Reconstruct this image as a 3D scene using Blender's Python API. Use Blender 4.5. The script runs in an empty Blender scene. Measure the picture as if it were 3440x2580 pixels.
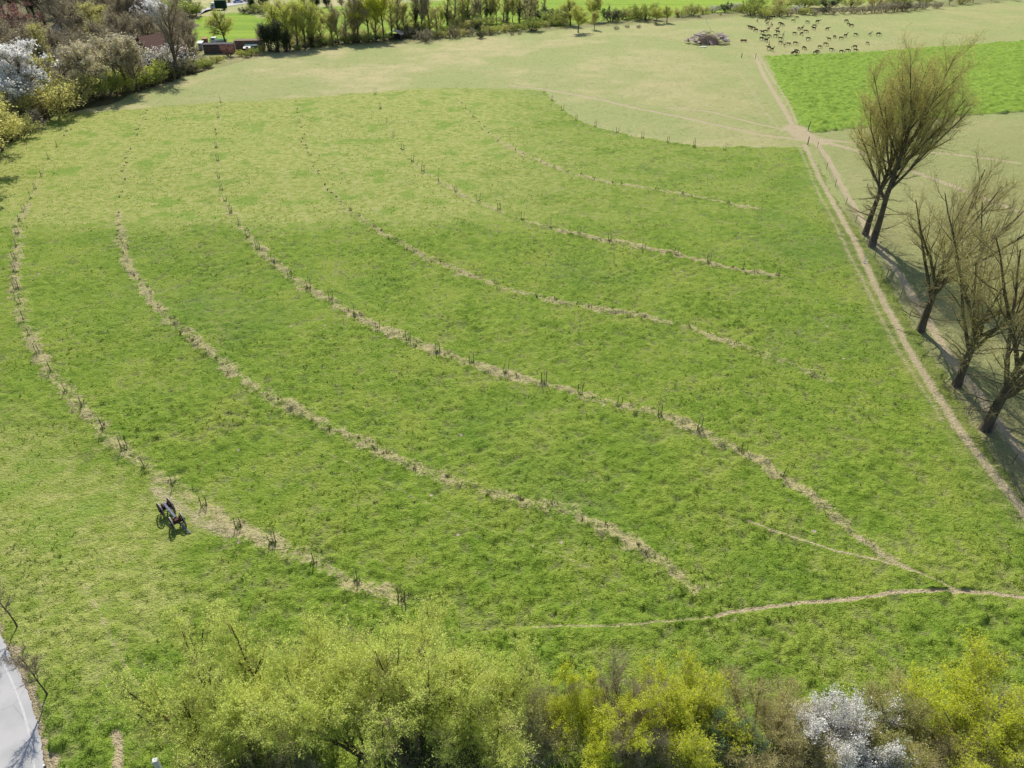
import bpy, math, random
import numpy as np
from mathutils import Vector

# ------------------------------------------------------------------ camera, sky, sun, exposure
sc = bpy.context.scene
COL = sc.collection
CAM_H, PITCH, FPX = 40.0, math.radians(34.7), 2385.0
SP, CP = math.sin(PITCH), math.cos(PITCH)
cam = bpy.data.objects.new('camera', bpy.data.cameras.new('camera'))
COL.objects.link(cam)
cam.location = (0, 0, CAM_H)
cam.rotation_euler = (math.pi/2 - PITCH, 0, 0)
cam.data.sensor_width = 36.0
cam.data.lens = FPX/3440*36.0
cam.data.clip_end = 8000
sc.camera = cam
SUN_EL, SUN_AZ = math.radians(45), math.radians(-8)      # azimuth from +Y towards +X
world = bpy.data.worlds.new('World'); sc.world = world
world.use_nodes = True
wn = world.node_tree
sky = wn.nodes.new('ShaderNodeTexSky'); sky.sky_type = 'NISHITA'; sky.sun_disc = False
sky.sun_elevation = SUN_EL; sky.sun_rotation = SUN_AZ
wn.links.new(sky.outputs[0], wn.nodes['Background'].inputs[0])
wn.nodes['Background'].inputs[1].default_value = 0.10
sun = bpy.data.objects.new('sun', bpy.data.lights.new('sun', 'SUN')); COL.objects.link(sun)
sun.data.energy = 4.2; sun.data.angle = math.radians(0.5); sun.data.color = (1.0, 0.95, 0.86)
sdir = Vector((math.sin(SUN_AZ)*math.cos(SUN_EL), math.cos(SUN_AZ)*math.cos(SUN_EL), math.sin(SUN_EL)))
sun.rotation_euler = sdir.to_track_quat('Z', 'Y').to_euler()
sc.view_settings.view_transform = 'Standard'; sc.view_settings.look = 'None'
sc.view_settings.exposure = 0.60; sc.view_settings.gamma = 1.0

# ------------------------------------------------------------------ measuring helpers
def G(u, v, z=0.0):
    """ground point seen at source pixel (u, v) of the 3440 x 2580 survey picture"""
    xc = (u-1720)/FPX; yc = (v-1290)/FPX
    Y = CP-yc*SP; Z = -SP-yc*CP
    s = (z-CAM_H)/Z
    return (xc*s, Y*s)
K = 3440/2212.0
def O(u, v, z=0.0): return G(u*K, v*K, z)
def ptop(Y, v):
    yc = (v-1290)/FPX
    return CAM_H + Y*(-SP-yc*CP)/(CP-yc*SP)

ORD = ['first','second','third','fourth','fifth','sixth','seventh','eighth','ninth','tenth','eleventh','twelfth',
 'thirteenth','fourteenth','fifteenth','sixteenth','seventeenth','eighteenth','nineteenth','twentieth']
for a in ['twenty','thirty','forty','fifty']:
    if a != 'twenty': ORD.append({'thirty':'thirtieth','forty':'fortieth','fifty':'fiftieth'}[a])
    ORD += [a+'-'+b for b in ORD[:9]]

# ------------------------------------------------------------------ noise
_pr = np.random.RandomState(7)
_perm = np.tile(_pr.permutation(512), 3)
_val = _pr.rand(512)*2-1
def vnoise(x, y, seed=0):
    ix = np.floor(x).astype(np.int64); iy = np.floor(y).astype(np.int64)
    fx = x-ix; fy = y-iy
    fx = fx*fx*(3-2*fx); fy = fy*fy*(3-2*fy)
    def h(a, b): return _val[_perm[_perm[(a+seed*57) & 511]+((b+seed*131) & 511)]]
    a = h(ix, iy); b = h(ix+1, iy); c = h(ix, iy+1); d = h(ix+1, iy+1)
    return (a+(b-a)*fx)*(1-fy)+(c+(d-c)*fx)*fy
def rn(x, y, wl, seed):          # rotated noise with wavelength wl
    a = 0.6+seed*1.3; ca, sa = math.cos(a), math.sin(a)
    return vnoise((x*ca-y*sa)/wl+seed*17.3, (x*sa+y*ca)/wl-seed*9.1, seed)
def sstep(a, b, x):
    t = np.clip((x-a)/(b-a), 0, 1); return t*t*(3-2*t)

# ------------------------------------------------------------------ materials
def srgb(r, g, b):
    f = lambda c: c/12.92 if c <= 0.04045 else ((c+0.055)/1.055)**2.4
    return (f(r/255), f(g/255), f(b/255), 1)
class NB:
    def __init__(s, name):
        s.m = bpy.data.materials.new(name); s.m.use_nodes = True
        s.t = s.m.node_tree; s.b = s.t.nodes['Principled BSDF']
        s.b.inputs['Roughness'].default_value = 0.9
        s.b.inputs['Specular IOR Level'].default_value = 0.1
        s.out = s.t.nodes['Material Output']
    def n(s, t): return s.t.nodes.new(t)
    def put(s, sock, v):
        if hasattr(v, 'is_output'): s.t.links.new(v, sock)
        else: sock.default_value = v
    def pos(s):
        if not hasattr(s, '_p'): s._p = s.n('ShaderNodeTexCoord').outputs['Object']
        return s._p
    def noise(s, scale, detail=3, rough=0.55, vec=None, dist=0):
        n = s.n('ShaderNodeTexNoise'); n.inputs['Scale'].default_value = scale
        n.inputs['Detail'].default_value = detail; n.inputs['Roughness'].default_value = rough
        n.inputs['Distortion'].default_value = dist
        s.t.links.new(vec if vec is not None else s.pos(), n.inputs['Vector']); return n.outputs['Fac']
    def ramp(s, x, lo, hi, a=0.0, b=1.0):
        n = s.n('ShaderNodeMapRange'); n.interpolation_type = 'SMOOTHSTEP'
        s.put(n.inputs[0], x)
        for i, v in zip((1, 2, 3, 4), (lo, hi, a, b)): n.inputs[i].default_value = v
        return n.outputs[0]
    def mix(s, f, a, b, mode='MIX'):
        n = s.n('ShaderNodeMix'); n.data_type = 'RGBA'; n.blend_type = mode
        s.put(n.inputs[0], f); s.put(n.inputs[6], a); s.put(n.inputs[7], b); return n.outputs[2]
    def math(s, op, a, b=0.0):
        n = s.n('ShaderNodeMath'); n.operation = op; s.put(n.inputs[0], a); s.put(n.inputs[1], b); return n.outputs[0]
    def attr(s, name):
        n = s.n('ShaderNodeAttribute'); n.attribute_name = name
        p = s.n('ShaderNodeSeparateColor'); s.t.links.new(n.outputs['Color'], p.inputs[0])
        return p.outputs[0], p.outputs[1], p.outputs[2], n.outputs['Alpha']
    def island(s): return s.n('ShaderNodeNewGeometry').outputs['Random Per Island']
    def col(s, c): s.put(s.b.inputs['Base Color'], c)
    def bump(s, h, strength, dist):
        n = s.n('ShaderNodeBump'); n.inputs['Strength'].default_value = strength; n.inputs['Distance'].default_value = dist
        s.put(n.inputs['Height'], h); s.t.links.new(n.outputs[0], s.b.inputs['Normal'])
def plain(name, c, c2=None, scale=3.0, rough=0.8, metal=0.0, bump=0.0):
    b = NB(name); b.b.inputs['Roughness'].default_value = rough; b.b.inputs['Metallic'].default_value = metal
    c2 = c2 or tuple(x*0.65 for x in c[:3])+(1,)
    n = b.noise(scale, 5, 0.6)
    b.col(b.mix(b.ramp(n, 0.35, 0.65), c2, c))
    if bump: b.bump(n, bump, 0.05)
    return b.m
def leafmat(name, c1, c2, trans=0.45, c3=None):
    b = NB(name); b.b.inputs['Roughness'].default_value = 0.7
    r = b.island()
    c = b.mix(r, c1, c2)
    if c3: c = b.mix(b.ramp(b.noise(0.5, 2), 0.45, 0.6), c, c3)
    b.col(c)
    t = b.n('ShaderNodeBsdfTranslucent'); b.put(t.inputs[0], c)
    mx = b.n('ShaderNodeMixShader'); mx.inputs[0].default_value = trans
    b.t.links.new(b.b.outputs[0], mx.inputs[1]); b.t.links.new(t.outputs[0], mx.inputs[2])
    b.t.links.new(mx.outputs[0], b.out.inputs[0])
    return b.m
def barkmat(name, c, c2):
    b = NB(name)
    tc = b.n('ShaderNodeMapping'); tc.inputs['Scale'].default_value = (1, 1, 0.25); b.t.links.new(b.pos(), tc.inputs[0])
    n = b.noise(7, 5, 0.65, tc.outputs[0]); n2 = b.noise(0.8, 2)
    b.col(b.mix(b.ramp(n, 0.35, 0.65), c, b.mix(b.ramp(n2, 0.4, 0.6), c2, c)))
    b.bump(n, 0.6, 0.05)
    return b.m

def ground_material():
    b = NB('ground_cover')
    mead, crop, dry, dirt = b.attr('zone_a')
    pale, litter, bright, tuft = b.attr('zone_b')
    n0 = b.noise(0.035, 3, 0.6); n1 = b.noise(0.16, 4, 0.6); n2 = b.noise(0.9, 4, 0.65)
    n3 = b.noise(4.0, 4, 0.65); n4 = b.noise(11.0, 2, 0.6)
    # meadow
    g = b.mix(b.ramp(n2, 0.3, 0.7), (0.105, 0.190, 0.014, 1), (0.195, 0.285, 0.030, 1))
    g = b.mix(b.ramp(n1, 0.40, 0.68, 0, 0.65), g, (0.240, 0.300, 0.042, 1))
    g = b.mix(b.ramp(n0, 0.50, 0.68, 0, 0.45), g, (0.088, 0.180, 0.026, 1))
    g = b.mix(b.ramp(tuft, 0.42, 0.20, 0, 0.5), g, (0.050, 0.085, 0.014, 1))  # hollows between tufts darkened: their shade is put into the colour
    g = b.mix(b.ramp(n3, 0.56, 0.70, 0, 0.30), g, (0.25, 0.31, 0.070, 1))
    straw = b.mix(n3, (0.26, 0.23, 0.10, 1), (0.36, 0.31, 0.17, 1))
    gap = b.math('MULTIPLY', b.ramp(tuft, 0.62, 0.30), b.ramp(b.math('ADD', n3, b.math('MULTIPLY', n1, 0.5)), 0.66, 0.88))
    g = b.mix(b.math('MULTIPLY', gap, b.math('ADD', 0.28, b.math('MULTIPLY', pale, 0.35))), g, straw)
    vo = b.n('ShaderNodeTexVoronoi'); vo.inputs['Scale'].default_value = 0.30; b.t.links.new(b.pos(), vo.inputs[0])
    g = b.mix(b.ramp(b.math('ADD', vo.outputs['Distance'], b.math('MULTIPLY', n3, 0.05)), 0.085, 0.055), g, (0.42, 0.35, 0.27, 1))
    pg = b.mix(b.ramp(n2, 0.32, 0.68), (0.215, 0.280, 0.040, 1), (0.350, 0.370, 0.105, 1))
    pg = b.mix(b.ramp(n1, 0.50, 0.66, 0, 0.75), pg, (0.150, 0.260, 0.026, 1))
    g = b.mix(b.math('MULTIPLY', pale, b.ramp(b.math('ADD', b.math('MULTIPLY', pale, 0.25), n1), 0.44, 0.70)), g, pg)
    # pasture
    p = b.mix(b.ramp(n1, 0.36, 0.66), (0.46, 0.405, 0.205, 1), (0.365, 0.355, 0.155, 1))
    p = b.mix(b.ramp(n0, 0.42, 0.62, 0, 0.8), p, (0.315, 0.335, 0.120, 1))
    px_ = b.n('ShaderNodeSeparateXYZ'); b.t.links.new(b.pos(), px_.inputs[0])
    p = b.mix(b.ramp(px_.outputs[0], -10, 90, 0, 0.6), p, (0.305, 0.315, 0.115, 1))
    p = b.mix(b.ramp(n0, 0.40, 0.58, 0, 0.55), p, (0.290, 0.335, 0.120, 1))
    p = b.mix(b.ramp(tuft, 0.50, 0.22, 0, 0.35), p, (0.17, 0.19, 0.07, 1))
    p = b.mix(b.math('MULTIPLY', b.ramp(px_.outputs[0], 46, 62), b.ramp(px_.outputs[1], 175, 130, 0, 0.7)), p, (0.285, 0.295, 0.115, 1))
    p = b.mix(b.ramp(n2, 0.56, 0.72, 0, 0.45), p, (0.52, 0.45, 0.25, 1))
    p = b.mix(b.ramp(n3, 0.60, 0.72, 0, 0.35), p, (0.20, 0.20, 0.09, 1))
    g = b.mix(1.0, g, (1.26, 1.18, 1.40, 1), 'MULTIPLY'); p = b.mix(1.0, p, (1.15, 1.14, 1.14, 1), 'MULTIPLY')
    c = b.mix(mead, p, g)
    cr = b.mix(b.ramp(n2, 0.32, 0.66), (0.160, 0.280, 0.028, 1), (0.285, 0.410, 0.050, 1))
    c = b.mix(crop, c, cr)
    st = b.n('ShaderNodeMapping'); st.inputs['Scale'].default_value = (0.01, 0.16, 1); st.inputs['Rotation'].default_value = (0, 0, 0.06)
    b.t.links.new(b.pos(), st.inputs[0])
    br = b.mix(b.ramp(b.noise(1.0, 3, 0.6, st.outputs[0]), 0.35, 0.65), (0.195, 0.320, 0.022, 1), (0.290, 0.410, 0.036, 1))
    c = b.mix(bright, c, br)
    lt = b.mix(b.ramp(n2, 0.35, 0.65), (0.125, 0.098, 0.058, 1), (0.19, 0.18, 0.07, 1))
    c = b.mix(litter, c, lt)
    dc = b.mix(n3, (0.37, 0.315, 0.145, 1), (0.60, 0.51, 0.29, 1))
    c = b.mix(b.ramp(b.math('ADD', dry, b.math('ADD', b.math('MULTIPLY', b.math('SUBTRACT', n3, 0.5), 1.6), b.math('MULTIPLY', b.math('SUBTRACT', n2, 0.5), 1.1))), 0.26, 0.78, 0, 0.9), c, dc)
    dd = b.mix(n2, (0.43, 0.345, 0.20, 1), (0.56, 0.46, 0.30, 1))
    c = b.mix(b.ramp(b.math('ADD', dirt, b.math('ADD', b.math('MULTIPLY', b.math('SUBTRACT', n3, 0.5), 0.7), b.math('MULTIPLY', b.math('SUBTRACT', n2, 0.5), 0.35))), 0.26, 0.70), c, dd)
    c = b.mix(b.ramp(n4, 0.3, 0.7, 0.0, 0.25), c, (0.06, 0.09, 0.02, 1))  # fine dark specks painted in as small shadowed pits
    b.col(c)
    h = b.math('ADD', b.math('MULTIPLY', n3, 1.0), b.math('MULTIPLY', n4, 0.45))
    b.bump(h, 1.0, 0.34)
    return b.m

M = {}
M['ground'] = ground_material()
M['bark'] = barkmat('bark', (0.115, 0.092, 0.066, 1), (0.060, 0.050, 0.038, 1))
M['bark_pale'] = barkmat('bark_pale', (0.16, 0.135, 0.09, 1), (0.09, 0.075, 0.05, 1))
M['bark_olive'] = barkmat('bark_olive', (0.10, 0.08, 0.04, 1), (0.05, 0.04, 0.025, 1))
M['twig_olive'] = plain('twig_olive', (0.46, 0.39, 0.19, 1), (0.33, 0.28, 0.14, 1), 2.0)
M['twig_brown'] = plain('twig_brown', (0.38, 0.31, 0.23, 1), (0.25, 0.20, 0.15, 1), 2.0)
M['twig_grey'] = plain('twig_grey', (0.40, 0.35, 0.29, 1), (0.27, 0.235, 0.195, 1), 2.0)
M['leaf_willow'] = leafmat('leaf_willow', (0.56, 0.66, 0.125, 1), (0.77, 0.80, 0.26, 1), 0.62)
M['leaf_yellow'] = leafmat('leaf_yellow', (0.50, 0.58, 0.03, 1), (0.74, 0.76, 0.09, 1), 0.62)
M['leaf_bud'] = leafmat('leaf_bud', (0.48, 0.44, 0.12, 1), (0.62, 0.55, 0.18, 1), 0.5)
M['leaf_olive'] = leafmat('leaf_olive', (0.48, 0.48, 0.13, 1), (0.64, 0.60, 0.22, 1), 0.55)
M['leaf_spring'] = leafmat('leaf_spring', (0.40, 0.49, 0.07, 1), (0.58, 0.62, 0.12, 1), 0.62)
M['leaf_green'] = leafmat('leaf_green', (0.15, 0.22, 0.045, 1), (0.29, 0.35, 0.10, 1), 0.4)
M['leaf_dark'] = leafmat('leaf_dark', (0.020, 0.036, 0.016, 1), (0.045, 0.065, 0.026, 1), 0.12)
M['leaf_blue'] = leafmat('leaf_blue', (0.13, 0.21, 0.09, 1), (0.24, 0.33, 0.15, 1), 0.35)
M['leaf_red'] = leafmat('leaf_red', (0.22, 0.09, 0.075, 1), (0.34, 0.16, 0.13, 1), 0.35)
M['blossom'] = leafmat('blossom', (0.78, 0.76, 0.74, 1), (0.86, 0.85, 0.80, 1), 0.4)
M['blossom_cream'] = leafmat('blossom_cream', (0.52, 0.46, 0.30, 1), (0.66, 0.60, 0.44, 1), 0.4)
M['leaf_brown'] = leafmat('leaf_brown', (0.48, 0.43, 0.22, 1), (0.60, 0.53, 0.29, 1), 0.5)

# ------------------------------------------------------------------ mesh accumulation
class Acc:
    def __init__(s): s.v = []; s.f = []; s.n = 0
    def add(s, v, f, m=0):
        v = np.asarray(v, float); f = np.asarray(f, np.int64)
        if len(v) == 0 or len(f) == 0: return
        s.v.append(v); s.f.append((f+s.n, m)); s.n += len(v)
    def box(s, c, size, m=0, rz=0.0, rx=0.0, ry=0.0, taper=1.0):
        x, y, z = [q/2 for q in size]
        v = np.array([(-x,-y,-z),(x,-y,-z),(x,y,-z),(-x,y,-z),(-x*taper,-y*taper,z),(x*taper,-y*taper,z),(x*taper,y*taper,z),(-x*taper,y*taper,z)])
        for ang, (i, j) in ((rx, (1, 2)), (ry, (2, 0)), (rz, (0, 1))):
            if ang:
                a, b = v[:, i].copy(), v[:, j].copy()
                v[:, i] = a*math.cos(ang)-b*math.sin(ang); v[:, j] = a*math.sin(ang)+b*math.cos(ang)
        s.add(v+np.array(c), [(0,3,2,1),(4,5,6,7),(0,1,5,4),(1,2,6,5),(2,3,7,6),(3,0,4,7)], m)
    def prism(s, poly, y0, y1, m=0):          # poly in xz, extruded along y
        n = len(poly)
        v = [(p[0], y0, p[1]) for p in poly]+[(p[0], y1, p[1]) for p in poly]
        s.add(v, [(i, (i+1) % n, n+(i+1) % n, n+i) for i in range(n)], m)
        for o, rev in ((0, False), (n, True)):
            fc = [(0, i, i+1) if not rev else (0, i+1, i) for i in range(1, n-1)]
            s.add(v[o:o+n], fc, m)
    def tube(s, pts, rad, sides=5, m=0):
        pts = np.asarray(pts, float); k = len(pts)
        rad = np.asarray(rad, float)*np.ones(k)
        t = np.gradient(pts, axis=0); t /= np.linalg.norm(t, axis=1)[:, None]+1e-9
        ref = np.array([1.0, 0, 0]) if abs(t[:, 0]).mean() < 0.7 else np.array([0, 1.0, 0])
        a = np.cross(t, ref); a /= np.linalg.norm(a, axis=1)[:, None]+1e-9
        b = np.cross(t, a)
        an = np.arange(sides)*2*math.pi/sides
        ring = pts[:, None, :]+rad[:, None, None]*(a[:, None, :]*np.cos(an)[None, :, None]+b[:, None, :]*np.sin(an)[None, :, None])
        v = ring.reshape(-1, 3)
        i = np.arange(k-1)[:, None]*sides; j = np.arange(sides)[None, :]; j2 = (j+1) % sides
        f = np.stack([i+j, i+j2, i+sides+j2, i+sides+j], -1).reshape(-1, 4)
        s.add(v, f, m)
        for base, rev in ((0, 1), ((k-1)*sides, 0)):
            if rad[0 if base == 0 else -1] > 0.004:
                idx = [base+q for q in range(sides)]
                for q in range(1, sides-1):
                    s.f.append((np.array([[idx[0], idx[q+1], idx[q]] if not rev else [idx[0], idx[q], idx[q+1]]])+s.n-len(v), m))
    def mesh(s, name, mats, smooth=False):
        me = bpy.data.meshes.new(name)
        v = np.concatenate(s.v) if s.v else np.zeros((0, 3))
        me.vertices.add(len(v)); me.vertices.foreach_set('co', v.astype(np.float32).ravel())
        loops = []; sizes = []; mi = []
        for f, m in s.f:
            loops.append(f.ravel()); sizes.append(np.full(len(f), f.shape[1])); mi.append(np.full(len(f), m))
        loops = np.concatenate(loops); sizes = np.concatenate(sizes); mi = np.concatenate(mi)
        me.loops.add(len(loops)); me.loops.foreach_set('vertex_index', loops.astype(np.int32))
        me.polygons.add(len(sizes))
        me.polygons.foreach_set('loop_start', (np.cumsum(sizes)-sizes).astype(np.int32))
        me.polygons.foreach_set('material_index', mi.astype(np.int32))
        me.polygons.foreach_set('use_smooth', np.full(len(sizes), smooth))
        for mt in (mats if isinstance(mats, (list, tuple)) else [mats]): me.materials.append(mt)
        me.update(calc_edges=True); me.validate()
        return me

def link(name, me, parent=None):
    o = bpy.data.objects.new(name, me); COL.objects.link(o)
    if parent is not None: o.parent = parent
    return o
def thing(name, label, cat, loc=(0, 0, 0), rz=0.0, scale=1.0, group=None, me=None):
    o = bpy.data.objects.new(name, me); COL.objects.link(o)
    o.location = loc; o.rotation_euler = (0, 0, rz)
    if not isinstance(scale, (tuple, list)): scale = (scale,)*3
    o.scale = scale
    o['label'] = label; o['category'] = cat
    if group: o['group'] = group
    return o
def struct(o): o['kind'] = 'structure'; return o

# ------------------------------------------------------------------ ground
ROWS = {
 'R1': [(165,262),(160,268),(145,285),(125,318),(105,345),(88,382),(77,408),(67,430),(53,455),(43,480),(41,508),(38,535),(33,565),(35,593),(37,628),(42,660),(52,692),(65,727),(85,768),(112,805),(141,850),(182,888),(224,930),(272,972),(315,1015),(376,1055),(443,1098),(513,1142),(593,1180),(680,1222),(770,1260),(868,1300)],
 'R2': [(320,240),(300,275),(275,340),(262,410),(258,450),(260,500),(275,560),(310,620),(370,695),(430,750),(520,820),(620,880),(720,930),(830,980),(950,1030),(1080,1075),(1230,1110),(1330,1160),(1420,1210),(1500,1275)],
 'R3': [(477,222),(472,255),(468,290),(468,320),(470,350),(473,385),(478,410),(486,435),(498,462),(516,488),(536,515),(558,542),(590,570),(625,600),(668,625),(715,652),(765,685),(817,713),(882,740),(946,766),(1017,786),(1092,810),(1173,832),(1253,855),(1340,880),(1425,900),(1510,935),(1605,982),(1690,1035),(1770,1090),(1850,1160),(1910,1205)],
 'R4': [(640,215),(645,250),(650,290),(680,370),(740,445),(840,515),(920,560),(1010,595),(1110,630),(1240,660),(1390,690),(1500,715),(1620,755),(1715,790),(1790,825)],
 'R5': [(810,205),(822,235),(835,265),(850,295),(870,325),(892,350),(915,372),(947,392),(985,415),(1032,435),(1078,455),(1130,475),(1190,492),(1250,510),(1318,523),(1390,543),(1460,555),(1530,570),(1605,588),(1678,598)],
 'R6': [(990,215),(1030,260),(1070,300),(1130,335),(1220,370),(1320,395),(1450,415),(1540,432),(1640,452)],
 'R7': [(1175,200),(1192,218),(1215,240),(1245,262),(1285,275),(1333,288),(1387,300),(1443,310),(1500,318),(1565,325)],
}
def build_ground():
    def axis(lo_step, rel, lim_f, lim):
        a = [0.0]
        while a[-1] < lim_f: a.append(a[-1]+max(lo_step, rel*a[-1]))
        while a[-1] < lim: a.append(a[-1]+max(3, a[-1]*0.2))
        return a
    xs = axis(0.13, 0.0042, 260, 4000); xs = np.array([-q for q in xs[:0:-1]]+xs)
    ys = [-1500, -800, -400, -200, -100, -50, -20, 0, 8, 14]
    while ys[-1] < 470: ys.append(ys[-1]+max(0.125, 0.0031*ys[-1]))
    while ys[-1] < 5000: ys.append(ys[-1]*1.2)
    ys = np.array(ys)
    X, Y = np.meshgrid(xs, ys); nx, ny = len(xs), len(ys)
    X = X.ravel(); Y = Y.ravel(); n = len(X)
    jx = X+0.35*rn(X, Y, 1.1, 1)+0.25*rn(X, Y, 0.5, 2)
    jy = Y+0.35*rn(X, Y, 1.1, 3)+0.25*rn(X, Y, 0.5, 4)
    far = np.clip(Y/150, 0, 3)
    jx2 = X+far*1.2*rn(X, Y, 5, 5); jy2 = Y+far*1.2*rn(X, Y, 5, 6)
    def inpoly(poly, px, py):
        P = np.array(poly); r = np.zeros(len(px), bool)
        m = (px > P[:, 0].min()) & (px < P[:, 0].max()) & (py > P[:, 1].min()) & (py < P[:, 1].max())
        qx, qy = px[m], py[m]; ins = np.zeros(len(qx), bool)
        for (x1, y1), (x2, y2) in zip(P, np.roll(P, -1, 0)):
            c = ((y1 > qy) != (y2 > qy))
            with np.errstate(divide='ignore', invalid='ignore'):
                c &= qx < (x2-x1)*(qy-y1)/(y2-y1+1e-12)+x1
            ins ^= c
        r[m] = ins; return r
    sx = X+0.10*rn(X, Y, 2.2, 1)+0.06*rn(X, Y, 0.5, 2); sy = Y+0.10*rn(X, Y, 2.2, 3)+0.06*rn(X, Y, 0.5, 4)
    def line(pts, w, soft=1.0, px=None, py=None):
        px = jx if px is None else px; py = jy if py is None else py
        d = np.full(n, 1e9)
        R = w+soft+2
        for (x1, y1), (x2, y2) in zip(pts[:-1], pts[1:]):
            m = np.where((px > min(x1, x2)-R) & (px < max(x1, x2)+R) & (py > min(y1, y2)-R) & (py < max(y1, y2)+R))[0]
            if len(m) == 0: continue
            dx, dy = x2-x1, y2-y1; L = dx*dx+dy*dy+1e-9
            t = np.clip(((px[m]-x1)*dx+(py[m]-y1)*dy)/L, 0, 1)
            d[m] = np.minimum(d[m], np.hypot(px[m]-x1-t*dx, py[m]-y1-t*dy))
        return sstep(w+soft, max(w-soft*0.4, 0), d)
    OP = lambda l: [O(*p) for p in l]
    ja = np.clip(Y/170, 0, 1.3)
    jx = jx+ja*0.55*rn(X, Y, 2.3, 51); jy = jy+ja*(0.55*rn(X, Y, 2.3, 52)+0.7*rn(X, Y, 7, 53))
    mead = inpoly(OP([(-900,700),(-300,420),(0,322),(60,282),(130,250),(230,240),(320,232),(480,222),(640,212),(810,200),(900,193),(990,190),(1100,192),(1180,198),(1200,222),(1240,255),(1285,275),(1390,300),(1500,317),(1720,320),(1745,330),(1790,400),(1830,470),(1880,545),(1950,670),(2050,840),(2140,985),(2300,1200),(2500,1659)])+[(45,5),(60,-600),(-900,-600),(-900,20)], jx, jy).astype(float)
    mead[Y < 15] = 1
    crop = inpoly(OP([(1655,124),(1780,119),(1900,112),(2212,90),(2600,65),(2700,190),(2212,241),(2080,252),(1900,272),(1760,287),(1735,283),(1710,250),(1680,190)]), jx, jy).astype(float)
    bright = inpoly(OP([(418,96),(420,40),(530,26),(560,40),(700,15),(900,6),(1200,-20),(2200,-60),(2400,-40),(1640,22),(1500,32),(1150,62),(900,80),(570,92)]), jx2, jy2).astype(float)
    wood = inpoly(OP([(-900,640),(-300,420),(0,325),(60,282),(150,243),(230,225),(300,198),(400,166),(460,150),(420,98),(420,40),(430,15),(300,-60),(-300,-80),(-1500,-40)]), jx2, jy2).astype(float)
    scrub = np.maximum(line(OP([(560,112),(700,96),(860,88),(1000,76),(1150,62),(1300,50),(1450,40),(1640,26),(1800,22),(2000,12),(2200,-4)]), 5, 5, jx2, jy2),
                       0.7*inpoly(OP([(430,140),(470,148),(560,124),(620,108),(570,85),(430,96)]), jx2, jy2))
    treeline = line(OP([(1850,470),(1895,540),(1960,650),(2030,750),(2100,850),(2180,960),(2260,1060)]), 3.5, 4, jx2, jy2)
    litter = np.clip(np.maximum(wood+scrub*0.55, treeline*0.42), 0, 1)
    # dry strips along the rows of young trees
    dry = np.zeros(n)
    for k, w, s in (('R1', .5, .86), ('R2', .46, .86), ('R3', .46, .88), ('R4', .38, .74), ('R5', .33, .72), ('R6', .4, .8), ('R7', .2, .25)):
        pts = OP(ROWS[k]); l = line(pts, w, 0.8)
        brk = sstep(-0.35, 0.45, rn(X, Y, 3.2, 9)+0.7*rn(X, Y, 1.0, 10))
        y0_, y1_ = {'R1': (128, 88), 'R2': (116, 82), 'R3': (118, 92), 'R4': (125, 98), 'R5': (140, 118), 'R6': (150, 130), 'R7': (900, 800)}[k]
        fade = sstep(y0_, y1_, Y)*0.6+0.4
        dry = np.maximum(dry, l*s*(0.62+0.38*brk)*fade)
    dry = np.maximum(dry, 0.8*line(OP([(1205,500),(1318,523),(1460,555),(1605,588),(1670,600)]), .45, .6))
    dirt = np.zeros(n)
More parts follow.
